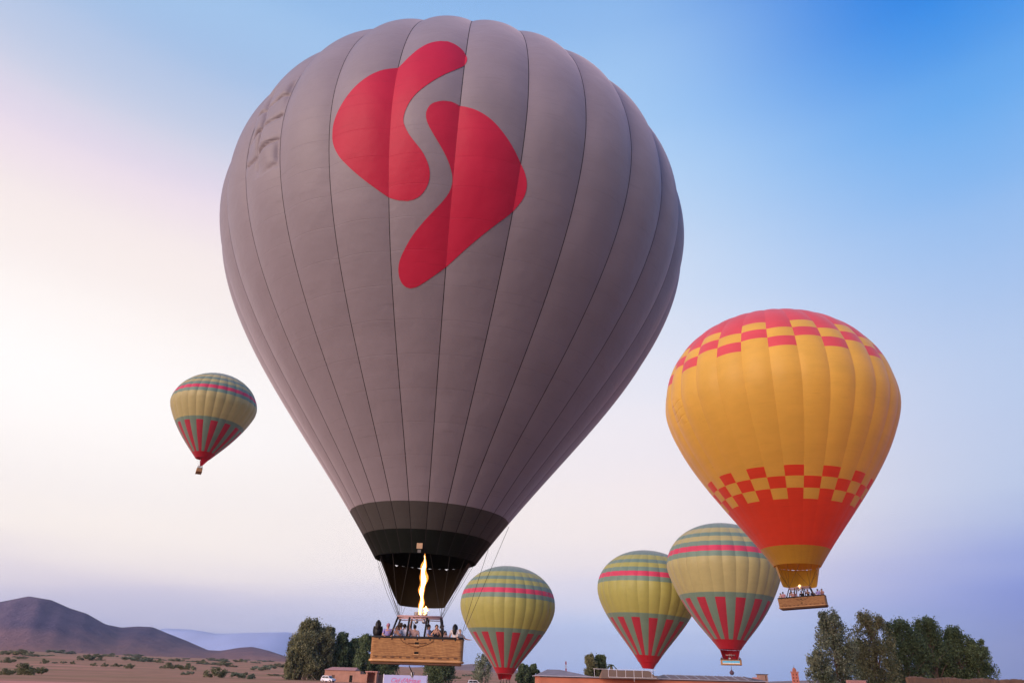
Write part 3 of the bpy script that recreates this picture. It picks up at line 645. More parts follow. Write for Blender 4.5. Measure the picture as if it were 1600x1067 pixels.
def mast():
    Y = 210; p = at(884, 1032.5, Y); z0 = GZ
    o = empty('radio_mast', (p.x, Y, z0), 'thin red and white radio mast behind the hipped metal roof', 'mast')
    n = 8; H = p.z-z0
    for i in range(n):
        b = MB(); za, zb = z0+H*i/n, z0+H*(i+1)/n
        for k in range(3):
            a = 2*PI*k/3; w = lambda q: 0.32*(1-.5*q)
            b.tube([(p.x+w(i/n)*math.cos(a), Y+w(i/n)*math.sin(a), za), (p.x+w((i+1)/n)*math.cos(a), Y+w((i+1)/n)*math.sin(a), zb)], 0.06, 5)
            a2 = a+2*PI/3; b.tube([(p.x+w(i/n)*math.cos(a), Y+w(i/n)*math.sin(a), za), (p.x+w((i+1)/n)*math.cos(a2), Y+w((i+1)/n)*math.sin(a2), zb)], 0.04, 4)
        b.build('section', material('mast_red', (0.5, 0.07, 0.05), 0.6) if i % 2 else M_WHITE, o)
mast()

# ------------------------------------------------------------------ vehicles and banner
M_CARW = material('white_car_paint', (0.62, 0.63, 0.70), 0.25, 0.03, spec=0.5)
M_GLASS = material('car_glass', (0.015, 0.018, 0.025), 0.08, 0.05, spec=0.8)
M_TYRE = material('tyre_rubber', (0.015, 0.015, 0.015), 0.9)
M_LAMP = material('lamp_glass', (0.55, 0.55, 0.5), 0.2)
def car(x, y, yaw, label, scale=1.0):
    z = gz(x, y); o = empty('parked_car', (x, y, z), label, 'car', 'white cars parked on the plain')
    M = Matrix.Translation((x, y, z)) @ Matrix.Rotation(yaw, 4, 'Z') @ Matrix.Scale(scale, 4)
    prof = [(-2.3, .38), (-2.3, .95), (-2.1, 1.08), (-1.95, 1.75), (-1.6, 1.86), (0.5, 1.84), (1.15, 1.15), (2.15, 1.0), (2.32, .8), (2.32, .4)]
    v = []; f = []; n = len(prof)
    for s, w in ((-1, .88), (-1, .0), (1, .0), (1, .88)): pass
    for yy, k in ((-.9, 1), (-.86, 1.0), (.86, 1.0), (.9, 1)):
        for (a, b) in prof:
            q = .13*max(0, (b-1.05))/.8; v.append((a*(.985 if abs(yy) > .88 else 1), yy*(1-q), b*(.985 if abs(yy) > .88 else 1)))
    for j in range(3):
        for i in range(n): f.append((j*n+i, j*n+(i+1) % n, (j+1)*n+(i+1) % n, (j+1)*n+i))
    f += [tuple(range(n)), tuple(3*n+i for i in range(n))[::-1]]
    b = MB(); b.add(v, f); b.xform(M).build('body', M_CARW, o, bevel=.05)
    for s in (-1, 1):
        for q in ([(-1.85, 1.15), (-1.75, 1.68), (-.75, 1.7), (-.75, 1.15)], [(-.65, 1.15), (-.65, 1.7), (.42, 1.7), (.95, 1.17)]):
            b = MB(); b.add([(a, s*(.905*(1-.13*(c-1.05)/.8)+.004), c) for a, c in q], [(0, 1, 2, 3) if s < 0 else (3, 2, 1, 0)]); b.xform(M).build('window', M_GLASS, o)
        for wx in (-1.4, 1.45):
            b = MB(); b.tube([(wx, s*.70, .36), (wx, s*.93, .36)], .36, 16); w = b.xform(M).build('wheel', M_TYRE, o)
            b = MB(); b.tube([(wx, s*.90, .36), (wx, s*.945, .36)], .2, 12); b.xform(M).build('rim', M_STEEL, w)
        b = MB(); b.box((2.3, s*.62, .82), (.1, .36, .16)); b.xform(M).build('headlight', M_LAMP, o)
        b = MB(); b.box((-2.31, s*.7, .95), (.06, .18, .34)); b.xform(M).build('tail_light', material('tail_red', (0.4, .02, .02), .3), o)
    b = MB(); b.add([(.62, -.74, 1.72), (.62, .74, 1.72), (1.14, .84, 1.21), (1.14, -.84, 1.21)], [(0, 3, 2, 1)]); b.xform(M @ Matrix.Translation((.03, 0, .03))).build('windscreen', M_GLASS, o)
    b = MB(); b.add([(-2.02, -.74, 1.68), (-2.02, .74, 1.68), (-2.14, .8, 1.15), (-2.14, -.8, 1.15)], [(0, 1, 2, 3)]); b.xform(M @ Matrix.Translation((-.03, 0, 0))).build('rear_window', M_GLASS, o)
    return o
p = at(513, 1060, 238); car(p.x, 238, rad(-28), 'white off-road car parked in front of the clay building', 1.0)
p = at(742, 1064, 215); car(p.x, 215, rad(8), 'white car at the bottom edge left of the low lime balloon', 0.95)
def banner():
    Y = 60.0; a = at(600.5, 1053, Y); b_ = at(667, 1055.5, Y); w = b_.x-a.x; zt = (a.z+b_.z)/2; h = 2.3
    xc = (a.x+b_.x)/2; o = empty('banner', (xc, Y, GZ), 'pale lilac printed banner with pink script under the large basket', 'banner')
    b = MB(); b.box((xc, Y, zt-h/2), (w, .05, h)); b.build('panel', material('banner_vinyl', (0.40, 0.43, 0.70), .5, .05, 1.5), o)
    for s in (-1, 1):
        q = MB(); q.tube([(xc+s*(w/2+.03), Y+.06, GZ-.2), (xc+s*(w/2+.03), Y+.06, zt+.05)], .04, 8); q.build('post', M_WHITE, o)
    cu = bpy.data.curves.new('script', 'FONT'); cu.body = "Ciel d'Afrique"; cu.size = 0.46; cu.shear = 0.35; cu.align_x = 'CENTER'; cu.extrude = 0.004; cu.space_character = 0.92
    tmp = bpy.data.objects.new('script_curve', cu); link(tmp)
    dg = bpy.context.evaluated_depsgraph_get(); me = bpy.data.meshes.new_from_object(tmp.evaluated_get(dg)); bpy.data.objects.remove(tmp)
    t = bpy.data.objects.new('lettering', me); link(t); t.parent = o; me.materials.clear(); me.materials.append(material('pink_print', (0.62, 0.12, 0.30), .5))
    t.location = (0.02, -0.035, zt-.52-GZ); t.rotation_euler = (PI/2, 0, 0)
banner()

# ------------------------------------------------------------------ balloons
NG = 28
def prof2(sh, n=240):
    b, e, k, r2, z2, r3, z3, rm, h = sh
    t = np.linspace(0, 1, n)[:, None]
    P = [np.array(p, float) for p in ((0, b), (e, b), (1, e*b), (1, 0))]
    top = (1-t)**3*P[0]+3*(1-t)**2*t*P[1]+3*(1-t)*t*t*P[2]+t**3*P[3]
    Q = [np.array(p, float) for p in ((1, 0), (1, -k), (r2, -z2), (r3, -z3), (rm, -h))]
    low = (1-t)**4*Q[0]+4*(1-t)**3*t*Q[1]+6*(1-t)**2*t*t*Q[2]+4*(1-t)*t**3*Q[3]+t**4*Q[4]
    return np.vstack([top, low[1:]])
class Env:
    """lobed envelope surface; th in degrees (0 faces the camera side), z in units of the radius"""
    def __init__(s, pos, tx, R, sh, seam0, bulge):
        s.pos = Vector(pos); s.R = R; s.sh = sh; s.seam0 = seam0; s.bulge = bulge
        s.a = Vector((math.sin(tx), 0, 1)).normalized(); s.ex = Vector((0, 1, 0)).cross(s.a).normalized(); s.ey = s.a.cross(s.ex)
        pr = prof2(sh); s.pz = pr[::-1, 1]; s.pr = pr[::-1, 0]; s.prof = pr
    def r(s, z): return float(np.interp(z, s.pz, s.pr))
    def pt(s, th, z, off=0.0, extra=0.0):
        r = s.r(z); u = ((th-s.seam0) % (360/NG))/(360/NG)*2-1
        sag = s.bulge(z)*2*PI*r/NG*((1-abs(u)**2.2)-0.45)
        rr = r*s.R + sag*s.R + off + extra
        return s.pos + s.ex*(rr*math.sin(rad(th))) - s.ey*(rr*math.cos(rad(th))) + s.a*(z*s.R)
    def loc(s, x, y, z): return s.pos + s.ex*x + s.ey*y + s.a*z
def ss(x, a, b): t = max(0, min(1, (x-a)/(b-a))); return t*t*(3-2*t)
def build_envelope(root, env, bands, mats, rows, cols0, tape=False, vent=None):
    """bands(g) -> list of (z_lower_limit, material index) from the crown down"""
    pr = env.prof; seg = np.r_[0, np.cumsum(np.hypot(*np.diff(pr, axis=0).T))]
    zs = list(np.interp(np.linspace(0.012, 1, rows)*seg[-1], seg, pr[:, 1]))
    for g in range(NG):
        bl = bands(g); zl = sorted(set([round(z, 4) for z in zs]+[b for b, _ in bl if b > -env.sh[8]]), reverse=True)
        # drop uniform rows that crowd a band edge
        bs = [b for b, _ in bl]; zl = [z for i, z in enumerate(zl) if z in bs or all(abs(z-b) > 0.004 for b in bs)]
        isv = vent is not None and g in vent
        cols = cols0*4 if isv else cols0
        if isv: zl = sorted(set(zl+[round(float(q), 4) for q in np.linspace(vent[g][1]-.02, vent[g][0]+.02, 70)]), reverse=True)
        v = []; f = []; fm = []
        t0 = env.seam0+g*360/NG; dth = 360/NG
        for z in zl:
            for j in range(cols+1):
                u = j/cols; ex = 0
                if isv:
                    v0, v1, va = vent[g]
                    if v1 < z < v0:
                        q = (z-v1)/(v0-v1); win = min(1, 10*q, 10*(1-q))*min(1, 12*u, 12*(1-u))
                        cy_ = (q*4.0+0.18*math.sin(u*5)) % 1.0; cx_ = (u*2.0+0.10*math.sin(q*9)) % 1.0
                        puff = (1-abs(2*cy_-1)**9)*(1-abs(2*cx_-1)**7)*(0.8+0.2*math.sin(7*q+9*u))
                        ex = va*win*(puff-0.85)
                uu = max(0.0005, min(0.9995, u)); v.append(env.pt(t0+dth*uu, z, 0, ex))
        w = cols+1
        for i in range(len(zl)-1):
            zm = (zl[i]+zl[i+1])/2; mi = bl[-1][1]
            for b, k in bl:
                if zm > b: mi = k; break
            for j in range(cols): f.append((i*w+j, (i+1)*w+j, (i+1)*w+j+1, i*w+j+1)); fm.append(mi)
        pn = mesh_obj('envelope_panel', v, f, mats, root, True, fm)
        if tape:
            tv = []; tf = []; hw = 0.017/env.R
            for z in zl:
                if z > env.sh[0]*0.985: continue
                dt_ = math.degrees(0.016/max(0.3, env.r(z)*env.R))
                for s in (-1, 0, 1): tv.append(env.pt(t0+s*dt_, z, 0.010 if s == 0 else 0.004))
            for i in range(len(tv)//3-1):
                for j in range(2): tf.append((3*i+j, 3*i+3+j, 3*i+4+j, 3*i+1+j))
            mesh_obj('seam_tape', tv, tf, M_TAPE, pn, True)
def build_scoop(root, env, length, rbot, mat, open_dir=0.0, open_half=75, top_r=0.9, shift=(0, 0), name='scoop'):
    """skirt hung below the mouth, open towards open_dir, scalloped where it is tied on"""
    rm = env.sh[7]*env.R; zm = -env.sh[8]*env.R
    a0, a1 = open_dir+open_half, open_dir+360-open_half; n = 64; rows = 10; v = []; f = []
    for i in range(rows+1):
        t = i/rows
        for j in range(n+1):
            q = j/n; th = rad(a0+(a1-a0)*q)
            edge = min(q, 1-q)*2
            ln = length*(0.55+0.45*ss(edge, 0.0, 0.35))
            rr = rm*top_r+(rbot-rm*top_r)*(t*ln/length)
            sc = 0.075*max(0.0, math.sin(q*NG*1.3*PI+1.0))*(0.5+0.5*math.sin(q*37)) if i == 0 else (0.05 if i == 1 else 0)*0
            z = zm-0.03-(sc if i == 0 else 0)-t*ln
            if i == 1: z = min(z, zm-0.17)
            v.append(env.loc(rr*math.sin(th)+shift[0]*t, -rr*math.cos(th)+shift[1]*t, z))
    w = n+1
    for i in range(rows):
        for j in range(n): f.append((i*w+j, (i+1)*w+j, (i+1)*w+j+1, i*w+j+1))
    return mesh_obj(name, v, f, mat, root, True)
def rrect(L_, W_, r, n=5):
    p = []
    for cx, cy, a0 in ((L_/2-r, W_/2-r, 0), (-L_/2+r, W_/2-r, 90), (-L_/2+r, -W_/2+r, 180), (L_/2-r, -W_/2+r, 270)):
        for k in range(n+1): a = rad(a0+90*k/n); p.append((cx+r*math.cos(a), cy+r*math.sin(a)))
    return p
def build_basket(root, base, yaw, tilt, L_=4.35, W_=1.6, H=1.13, frame_h=0.98, banner_=None, burners=2):
    """wicker basket with padded rim, step holes, rope loops, posts, burner frame and burners"""
    M = Matrix.Translation(base) @ Matrix.Rotation(yaw, 4, 'Z') @ Matrix.Rotation(tilt, 4, 'Y')
    b = MB(); ring = []
    for z, l, w in ((0.10, L_, W_), (0.6, L_+.01, W_+.01), (H, L_+.03, W_+.03), (H, L_-.13, W_-.13), (0.16, L_-.16, W_-.16)):
        ring.append([(x, y, z) for x, y in rrect(l, w, .16)])
    n = len(ring[0]); v = [q for r_ in ring for q in r_]; f = []
    for i in range(4):
        for j in range(n): f.append((i*n+j, i*n+(j+1) % n, (i+1)*n+(j+1) % n, (i+1)*n+j))
    f.append(tuple(range(n))[::-1]); f.append(tuple(4*n+j for j in range(n)))
    b.add(v, f); bk = b.xform(M).build('basket', M_WICKER, root)
    def part(mb, nm, mt, **k): return mb.xform(M).build(nm, mt, bk, **k)
    q = MB(); pts = [(x, y, H+.03) for x, y in rrect(L_-.04, W_-.04, .16)]; q.tube(pts+[pts[0]], .062, 8); part(q, 'padded_rim', M_BLACK, smooth=True)
    for s in (-1, 0, 1):
        q = MB(); q.box((0, s*(W_/2-.12), .05), (L_-.1, .16, .09)); part(q, 'skid', M_LEATHER, bevel=.015)
    q = MB(); pts = [(x, y, .16) for x, y in rrect(L_+.03, W_+.03, .16)]; q.tube(pts+[pts[0]], .055, 6); part(q, 'base_hoop', material('pale_cane', (0.50, 0.27, 0.12), .7), smooth=True)
    for s in (-1, 1):
        for k in range(2):
            z = H*(.81-.36*k)
            q = MB(); q.box((0.0, s*(W_/2+.006), z), (.19, .03, .10)); part(q, 'step_hole', M_DARK)
            q = MB(); q.box((0.0, s*(W_/2+.025), z-.075), (.24, .05, .045)); part(q, 'step_ledge', material('pale_cane', (0.5, .27, .12)))
        for k in (-1, 1):
            q = MB(); q.tube([(k*.12, s*(W_/2+.035), H*.81), (k*.45, s*(W_/2+.04), H*.82)], .016, 6); part(q, 'carrying_rope', M_LEATHER)
            q = MB(); q.tube([(k*(.78-.42*(1-math.cos(t*PI/10*1.0))*1.0), s*(W_/2+.03), H*(.98-.34*math.sin(t*PI/20))) for t in range(11)], .011, 5); part(q, 'rope_loop', M_LEATHER)
        for k in range(11):
            x = (k-5)*L_/11.6; q = MB(); q.box((x, s*(W_/2+.012), .30), (.17 if k % 3 else .1, .02, .045)); part(q, 'leather_patch', M_LEATHER)
        q = MB(); q.box((0, s*(W_/2+.009), .345), (L_-.3, .012, .014)); part(q, 'cane_band', M_LEATHER)
        for k in range(7):
            x = (k-3)*L_/7.2; q = MB(); q.box((x, s*(W_/2+.02), H-.03), (.05, .03, .1)); part(q, 'rim_tie', M_BLACK)
    if banner_:
        q = MB(); q.box((0, -W_/2-.03, H*.62), (L_*.82, .03, H*.36)); part(q, 'cloth_banner', banner_[0])
        q = MB(); q.box((0, -W_/2-.04, H*.36), (L_*.82, .03, H*.16)); part(q, 'cloth_banner', banner_[1])
    # burner frame
    fr = MB(); fx, fy, fz = 1.03, .58, H+frame_h
    cor = [(-fx, -fy), (fx, -fy), (fx, fy), (-fx, fy)]
    for i in range(4):
        a, c = cor[i], cor[(i+1) % 4]; fr.tube([(a[0], a[1], fz), (c[0], c[1], fz)], .045, 8); fr.tube([(a[0], a[1], fz-.1), (c[0], c[1], fz-.1)], .025, 6)
    for x in (-.35, .35): fr.tube([(x, -fy, fz), (x, fy, fz)], .03, 6)
    fo = fr.xform(M).build('burner_frame', M_FRAME, root, smooth=True)
    for s in (-1, 1):
        for xt, xb in ((-fx, -1.33), (-.47, -.53), (.37, .31), (fx, 1.2)):
            q = MB(); q.tube([(xb*L_/4.35, s*(W_/2-.07), H), (xt, s*fy, fz-.05)], .048, 8); q.xform(M).build('upright_pole', M_BLACK, fo, smooth=True)
    for i in range(burners):
        x = (i-(burners-1)/2)*.36
        q = MB(); q.lathe((x, 0, fz-.28), [(.05, 0), (.09, .05), (.09, .12), (.055, .16), (.055, .24)], 12)
        for k in range(5): q.tube([(x+.14*math.cos(t*PI/6), .14*math.sin(t*PI/6), fz+.0+k*.055) for t in range(13)], .016, 5, caps=False)
        q.lathe((x, 0, fz-.02), [(.02, 0), (.155, .02), (.165, .03), (.02, .035)], 14)
        q.tube([(x, 0, fz-.2), (x*1.8, .25, fz-.35), (x*2.2, .5, fz-.2)], .018, 6)
        q.xform(M).build('burner', M_STEEL, fo, smooth=True)
    return M, fz, bk
def build_cables(root, env, M, fz, r=0.008, n=16):
    rm = env.sh[7]*env.R; zm = -env.sh[8]*env.R
    for k in range(n):
        th = 2*PI*(k+.5)/n; mth = env.loc(rm*.97*math.sin(th), -rm*.97*math.cos(th), zm)
        c = Vector((1.03 if math.sin(th) > 0 else -1.03, .58 if -math.cos(th) > 0 else -.58, fz))
        q = MB(); q.tube([M @ c, mth], r, 5); q.build('suspension_cable', M_ROPE, root)
FL_IN = emission('flame_core', (1.0, 0.74, 0.36), 13.0)
FL_OUT = emission('flame_edge', (1.0, 0.38, 0.07), 2.6, 0.36)
def build_flame(root, base, h, w, lean, seed, core=True):
    r = random.Random(seed)
    def shape(k, grow, top):
        n = 26; m = 12; v = []; f = []
        ph = [r.uniform(0, 6.28) for _ in range(6)]
        for i in range(n+1):
            t = i/n; rad_ = w*grow*(0.55+0.55*min(1, t*4))*(1-ss(t, .72, 1.0)*.93)*(1+.24*math.sin(11*t+ph[0])+.22*math.sin(29*t+ph[1]))
            cx = lean*t+w*.22*math.sin(5.5*t+ph[2]*.1)*t+w*.26*math.sin(19*t+ph[3]); cy = w*.2*math.sin(7*t+ph[4])*t
            for j in range(m):
                a = 2*PI*j/m; q = rad_*(1+.25*math.sin(3*a+11*t+ph[5])*(.3+t)); v.append((base[0]+cx+q*math.cos(a), base[1]+cy+q*math.sin(a), base[2]+h*top*t+.12*w*math.sin(4*a+ph[1])*t))
        for i in range(n):
            for j in range(m): f.append((i*m+j, i*m+(j+1) % m, (i+1)*m+(j+1) % m, (i+1)*m+j))
        f += [tuple(range(m))[::-1], tuple(n*m+j for j in range(m))]; return v, f
    v, f = shape(0, 1.2, 1.0); fo = mesh_obj('flame', v, f, FL_OUT, root, True)
    r.seed(seed); v, f = shape(1, 0.66, 0.94); mesh_obj('flame_core', v, f, FL_IN, fo, True)

# ---- the large grey balloon
GSH = [0.8735, 0.5765, 0.2608, 0.8556, 0.6183, 0.4849, 0.9311, 0.1863, 1.3715]
genv = Env((-3.6139, 36.1016, 25.6708), .0258, 13.7407, GSH, 4.5, lambda z: 0.03+0.07*ss(z, -0.9, 0.25))
GBASE = Vector((-4.13, 36.05, 2.08))
big = empty('hot_air_balloon', GBASE, 'huge grey hot air balloon with red S-shaped emblem and burning flame', 'balloon')
vg = int(round((360-46.9-4.5)/(360/NG))) % NG
build_envelope(big, genv, lambda g: [(-1.217, 0), (-1.2985, 1), (-9, 2)], [F_GREY, F_DGREY, F_BLACK], 96, 12, tape=True, vent={vg: (0.18, -0.23, 0.28)})
def emblem_patch(poly, label):
    P = [Vector((a, b, 0)) for a, b in poly]; n = len(P)
    def spans(z):
        xs = []
        for i in range(n):
            a, b = P[i], P[(i+1) % n]
            if (a.y <= z) != (b.y <= z): xs.append(a.x+(b.x-a.x)*(z-a.y)/(b.y-a.y))
        xs.sort(); return [(xs[i], xs[i+1]) for i in range(0, len(xs)-1, 2)]
    z1 = max(p.y for p in P); z0 = min(p.y for p in P); rows = 170; V = {}; v = []; f = []
    def vid(th, z, g):
        k = (round(th, 4), round(z, 5), g)
        a_, b_ = genv.seam0+g*360/NG+0.004, genv.seam0+(g+1)*360/NG-0.004
        if k not in V: V[k] = len(v); v.append(genv.pt(max(a_, min(b_, th)) if b_-th > -.02 and th-a_ > -.02 else th, z, 0.016))
        return V[k]
    step = 360/NG/12
    for i in range(rows):
        za = z1+(z0-z1)*i/rows; zb = z1+(z0-z1)*(i+1)/rows
        sa, sb = spans(za-1e-5), spans(zb+1e-5)
        if len(sa) != len(sb): sa = sb = spans((za+zb)/2)
        for (a0, b0), (a1, b1) in zip(sa, sb):
            lo, hi = max(a0, a1), min(b0, b1)
            gs = []
            k = math.ceil((lo-genv.seam0)/step+1e-3)
            while genv.seam0+k*step < hi-1e-3: gs.append(genv.seam0+k*step); k += 1
            top = [a0]+gs+[b0]; bot = [a1]+gs+[b1]
            for j in range(len(top)-1):
                g = math.floor(((top[j]+top[j+1]+bot[j]+bot[j+1])/4-genv.seam0)/(360/NG))
                q = [vid(top[j], za, g), vid(bot[j], zb, g), vid(bot[j+1], zb, g), vid(top[j+1], za, g)]
                q = [x for ii, x in enumerate(q) if x not in q[:ii]]
                if len(q) > 2: f.append(tuple(q))
    o = mesh_obj('emblem_patch', v, f, F_EMB, big, True); o['label'] = label
EMB1 = [(0.04, 0.1886), (0.71, 0.1893), (1.31, 0.1875), (1.92, 0.1836), (2.6, 0.1778), (3.29, 0.1701), (3.87, 0.1605), (4.33, 0.148), (4.68, 0.1338), (4.87, 0.1201), (4.89, 0.1077), (4.75, 0.0956), (4.47, 0.0832), (4.06, 0.071), (3.51, 0.0588), (2.89, 0.046), (2.18, 0.0324), (1.39, 0.0186), (0.61, 0.0049), (-0.15, -0.0088), (-0.91, -0.0221), (-1.64, -0.0352), (-2.36, -0.0481), (-3.05, -0.0608), (-3.67, -0.0733), (-4.18, -0.0856), (-4.61, -0.0979), (-4.98, -0.1103), (-5.27, -0.1233), (-5.51, -0.1364), (-5.66, -0.1483), (-5.73, -0.158), (-5.71, -0.1665), (-5.59, -0.176), (-5.33, -0.1875), (-4.96, -0.2001), (-4.55, -0.2118), (-4.13, -0.2221), (-3.67, -0.2318), (-3.19, -0.2417), (-2.65, -0.2523), (-2.07, -0.2632), (-1.55, -0.2744), (-1.11, -0.2862), (-0.71, -0.2984), (-0.4, -0.31), (-0.19, -0.3207), (-0.07, -0.3309), (-0.03, -0.341), (-0.07, -0.3516), (-0.21, -0.3621), (-0.44, -0.372), (-0.77, -0.3818), (-1.19, -0.3911), (-1.69, -0.399), (-2.25, -0.4051), (-2.88, -0.4098), (-3.55, -0.4128), (-4.25, -0.4141), (-4.98, -0.4138), (-5.74, -0.4121), (-6.54, -0.4088), (-7.36, -0.4042), (-8.22, -0.3983), (-9.11, -0.3911), (-10.03, -0.3827), (-10.97, -0.3732), (-11.97, -0.3624), (-13.0, -0.3506), (-14.0, -0.3379), (-14.97, -0.3244), (-15.91, -0.3101), (-16.77, -0.296), (-17.51, -0.2832), (-18.16, -0.2708), (-18.74, -0.2575), (-19.28, -0.2421), (-19.75, -0.2257), (-20.09, -0.2093), (-20.26, -0.1934), (-20.3, -0.1776), (-20.28, -0.1627), (-20.21, -0.1497), (-20.06, -0.138), (-19.82, -0.1258), (-19.49, -0.1129), (-19.09, -0.0993), (-18.59, -0.0852), (-18.01, -0.0702), (-17.36, -0.0545), (-16.66, -0.039), (-15.92, -0.0242), (-15.12, -0.0096), (-14.28, 0.0043), (-13.36, 0.0173), (-12.39, 0.0297), (-11.37, 0.0408), (-10.27, 0.0502), (-9.13, 0.0585), (-8.18, 0.0674), (-7.56, 0.0771), (-7.11, 0.0869), (-6.61, 0.098), (-5.98, 0.1115), (-5.3, 0.1266), (-4.61, 0.1406), (-3.93, 0.1528), (-3.24, 0.1637), (-2.5, 0.1727), (-1.66, 0.18), (-0.78, 0.1853)]
EMB2 = [(1.61, -0.0933), (2.27, -0.0912), (2.9, -0.0909), (3.57, -0.0921), (4.3, -0.095), (5.07, -0.0994), (5.84, -0.1041), (6.59, -0.109), (7.35, -0.1141), (8.15, -0.1206), (9.01, -0.1284), (9.91, -0.1374), (10.79, -0.1475), (11.64, -0.159), (12.48, -0.1716), (13.31, -0.1844), (14.13, -0.1975), (14.93, -0.2108), (15.69, -0.2242), (16.4, -0.2373), (17.06, -0.2504), (17.65, -0.2635), (18.16, -0.2772), (18.59, -0.2911), (18.91, -0.3045), (19.13, -0.3167), (19.24, -0.3284), (19.24, -0.3398), (19.15, -0.3507), (18.96, -0.3611), (18.65, -0.3724), (18.18, -0.3853), (17.58, -0.3991), (16.92, -0.4124), (16.19, -0.4248), (15.4, -0.4368), (14.55, -0.4495), (13.62, -0.4633), (12.62, -0.4775), (11.62, -0.4918), (10.62, -0.5057), (9.6, -0.5196), (8.57, -0.5334), (7.52, -0.5473), (6.44, -0.5612), (5.35, -0.5745), (4.2, -0.5875), (3.02, -0.6), (1.88, -0.6112), (0.78, -0.6214), (-0.28, -0.6302), (-1.22, -0.6373), (-1.97, -0.6421), (-2.58, -0.6452), (-3.17, -0.6468), (-3.75, -0.6472), (-4.3, -0.646), (-4.8, -0.6436), (-5.28, -0.6396), (-5.72, -0.6341), (-6.06, -0.6277), (-6.32, -0.6204), (-6.49, -0.6121), (-6.56, -0.6034), (-6.55, -0.5945), (-6.44, -0.5851), (-6.23, -0.5755), (-5.89, -0.5654), (-5.45, -0.5549), (-4.94, -0.5441), (-4.4, -0.5326), (-3.81, -0.5206), (-3.17, -0.5085), (-2.46, -0.4963), (-1.7, -0.4841), (-0.95, -0.472), (-0.23, -0.4603), (0.48, -0.449), (1.15, -0.438), (1.78, -0.4273), (2.37, -0.417), (2.9, -0.4068), (3.35, -0.3963), (3.75, -0.3858), (4.05, -0.3753), (4.26, -0.3648), (4.37, -0.3545), (4.4, -0.3441), (4.34, -0.3341), (4.2, -0.3241), (3.97, -0.3133), (3.64, -0.3011), (3.22, -0.288), (2.75, -0.2748), (2.22, -0.2617), (1.64, -0.2485), (1.06, -0.2352), (0.46, -0.221), (-0.13, -0.2066), (-0.62, -0.1932), (-0.98, -0.182), (-1.24, -0.172), (-1.4, -0.1623), (-1.49, -0.1525), (-1.49, -0.1432), (-1.39, -0.1342), (-1.21, -0.1255), (-0.93, -0.117), (-0.52, -0.1095), (0.11, -0.103), (0.87, -0.0974)]
emblem_patch(EMB1, 'upper left red boomerang half of the emblem')
emblem_patch(EMB2, 'lower right red boomerang half of the emblem')
build_scoop(big, genv, 2.08, 1.18, fabric('scoop_cloth', (0.020, 0.016, 0.012), 0.01, 0.15, 0.0, 0.1), 0, 72, 0.9)
gM, gfz, gbk = build_basket(big, GBASE, rad(1.5), 0.0, 4.3, 1.6, 1.13)
build_cables(big, genv, gM, gfz)
build_flame(big, (-4.16, 36.05, 4.33), 2.95, 0.11, 0.03, 3)
build_flame(big, (-3.93, 36.05, 4.33), 0.40, 0.085, 0.04, 8)
tg = genv.pt(-0.4, -1.350, 0.05)
q = MB(); q.box(tg+Vector((0, -.02, .05)), (.27, .03, .36)); q.build('fabric_tag', M_TAN, big)
q = MB(); q.box(tg+Vector((0, -.02, -.24)), (.16, .03, .14)); q.build('fabric_tag', material('grey_tag', (.12, .11, .1)), big)
for (px, py, qx, qy) in ((795, 823, 726, 985), (763, 858, 722, 990)):
    a = at(px, py, 36.3); c = at(qx, qy, 36.0); q = MB(); q.tube([a.lerp(c, t/8)+Vector((-.25*math.sin(PI*t/8)*.3, 0, -.5*math.sin(PI*t/8)*.35)) for t in range(9)], .011, 5); q.build('handling_line', M_ROPE, big)
for px, qx in ((591, 622), (600, 626)):
    a = at(px, 884, 36.1); c = at(qx, 966, 35.8); q = MB(); q.tube([a, a.lerp(c, .5)+Vector((-.05, 0, -.05)), c], .009, 5); q.build('handling_line', M_ROPE, big)
# striped pouch hanging under the basket
def pouch():
    a = at(639, 1039, 36.0); b = at(643.5, 1049, 36.0); c = at(644.5, 1059, 36.0)
    o = empty('hanging_pouch', c, 'small black and white striped pouch hanging below the large basket', 'pouch')
    q = MB(); q.tube([a, a.lerp(b, .5), b], .022, 6); q.build('cord', M_BLACK, o)
    n = 12; ax = (c-b); L0 = ax.length; ax.normalize(); ux = Vector((1, 0, 0)); uy = ax.cross(ux).normalized(); ux = uy.cross(ax)
    for k in range(n):
        v = []
        for t, r_ in ((0, .03), (.12, .11), (.45, .10), (1, .012)):
            for s in (k, k+1):
                th = 2*PI*s/n; v.append(b+ax*(L0*t)+(ux*math.cos(th)+uy*math.sin(th))*r_)
        mesh_obj('stripe', v, [(0, 2, 3, 1), (2, 4, 5, 3), (4, 6, 7, 5)], M_WHITE if k % 2 else M_BLACK, o)
pouch()

# ---- the amber checkered balloon
YSH = [0.8851, 0.5955, 0.189, 0.8236, 0.629, 0.4624, 0.97, 0.1852, 1.3971]
yenv = Env((32.1288, 76.9938, 31.3847), .0282, 13.0, YSH, 3.3, lambda z: 0.03+0.055*ss(z, -1.0, 0.2))
YB = Vector((31.62, 76.9, 8.98))
yb = empty('hot_air_balloon', YB, 'amber yellow hot air balloon with red checker bands and red lower cone', 'balloon')
def ybands(g):
    hi = (g % 2 == 1)          # panel 27 is the one just left of the centre seam
    up = [(0.475, 2), (0.385, 0), (0.285, 2), (-9, 0)] if hi else [(0.385, 2), (0.285, 0), (0.185, 2), (-9, 0)]
    lo = [(-0.794, 0), (-0.875, 1), (-0.95, 0), (-1.266, 1), (-9, 3)] if hi else [(-0.72, 0), (-0.794, 1), (-0.875, 0), (-1.266, 1), (-9, 3)]
    return up[:-1]+lo
yvg = int(round((360-87-3.3)/(360/NG))) % NG
build_envelope(yb, yenv, ybands, [F_YEL, F_YRED, F_CORAL, F_OCHRE], 64, 9, vent={yvg: (0.0, -0.27, 0.10)})
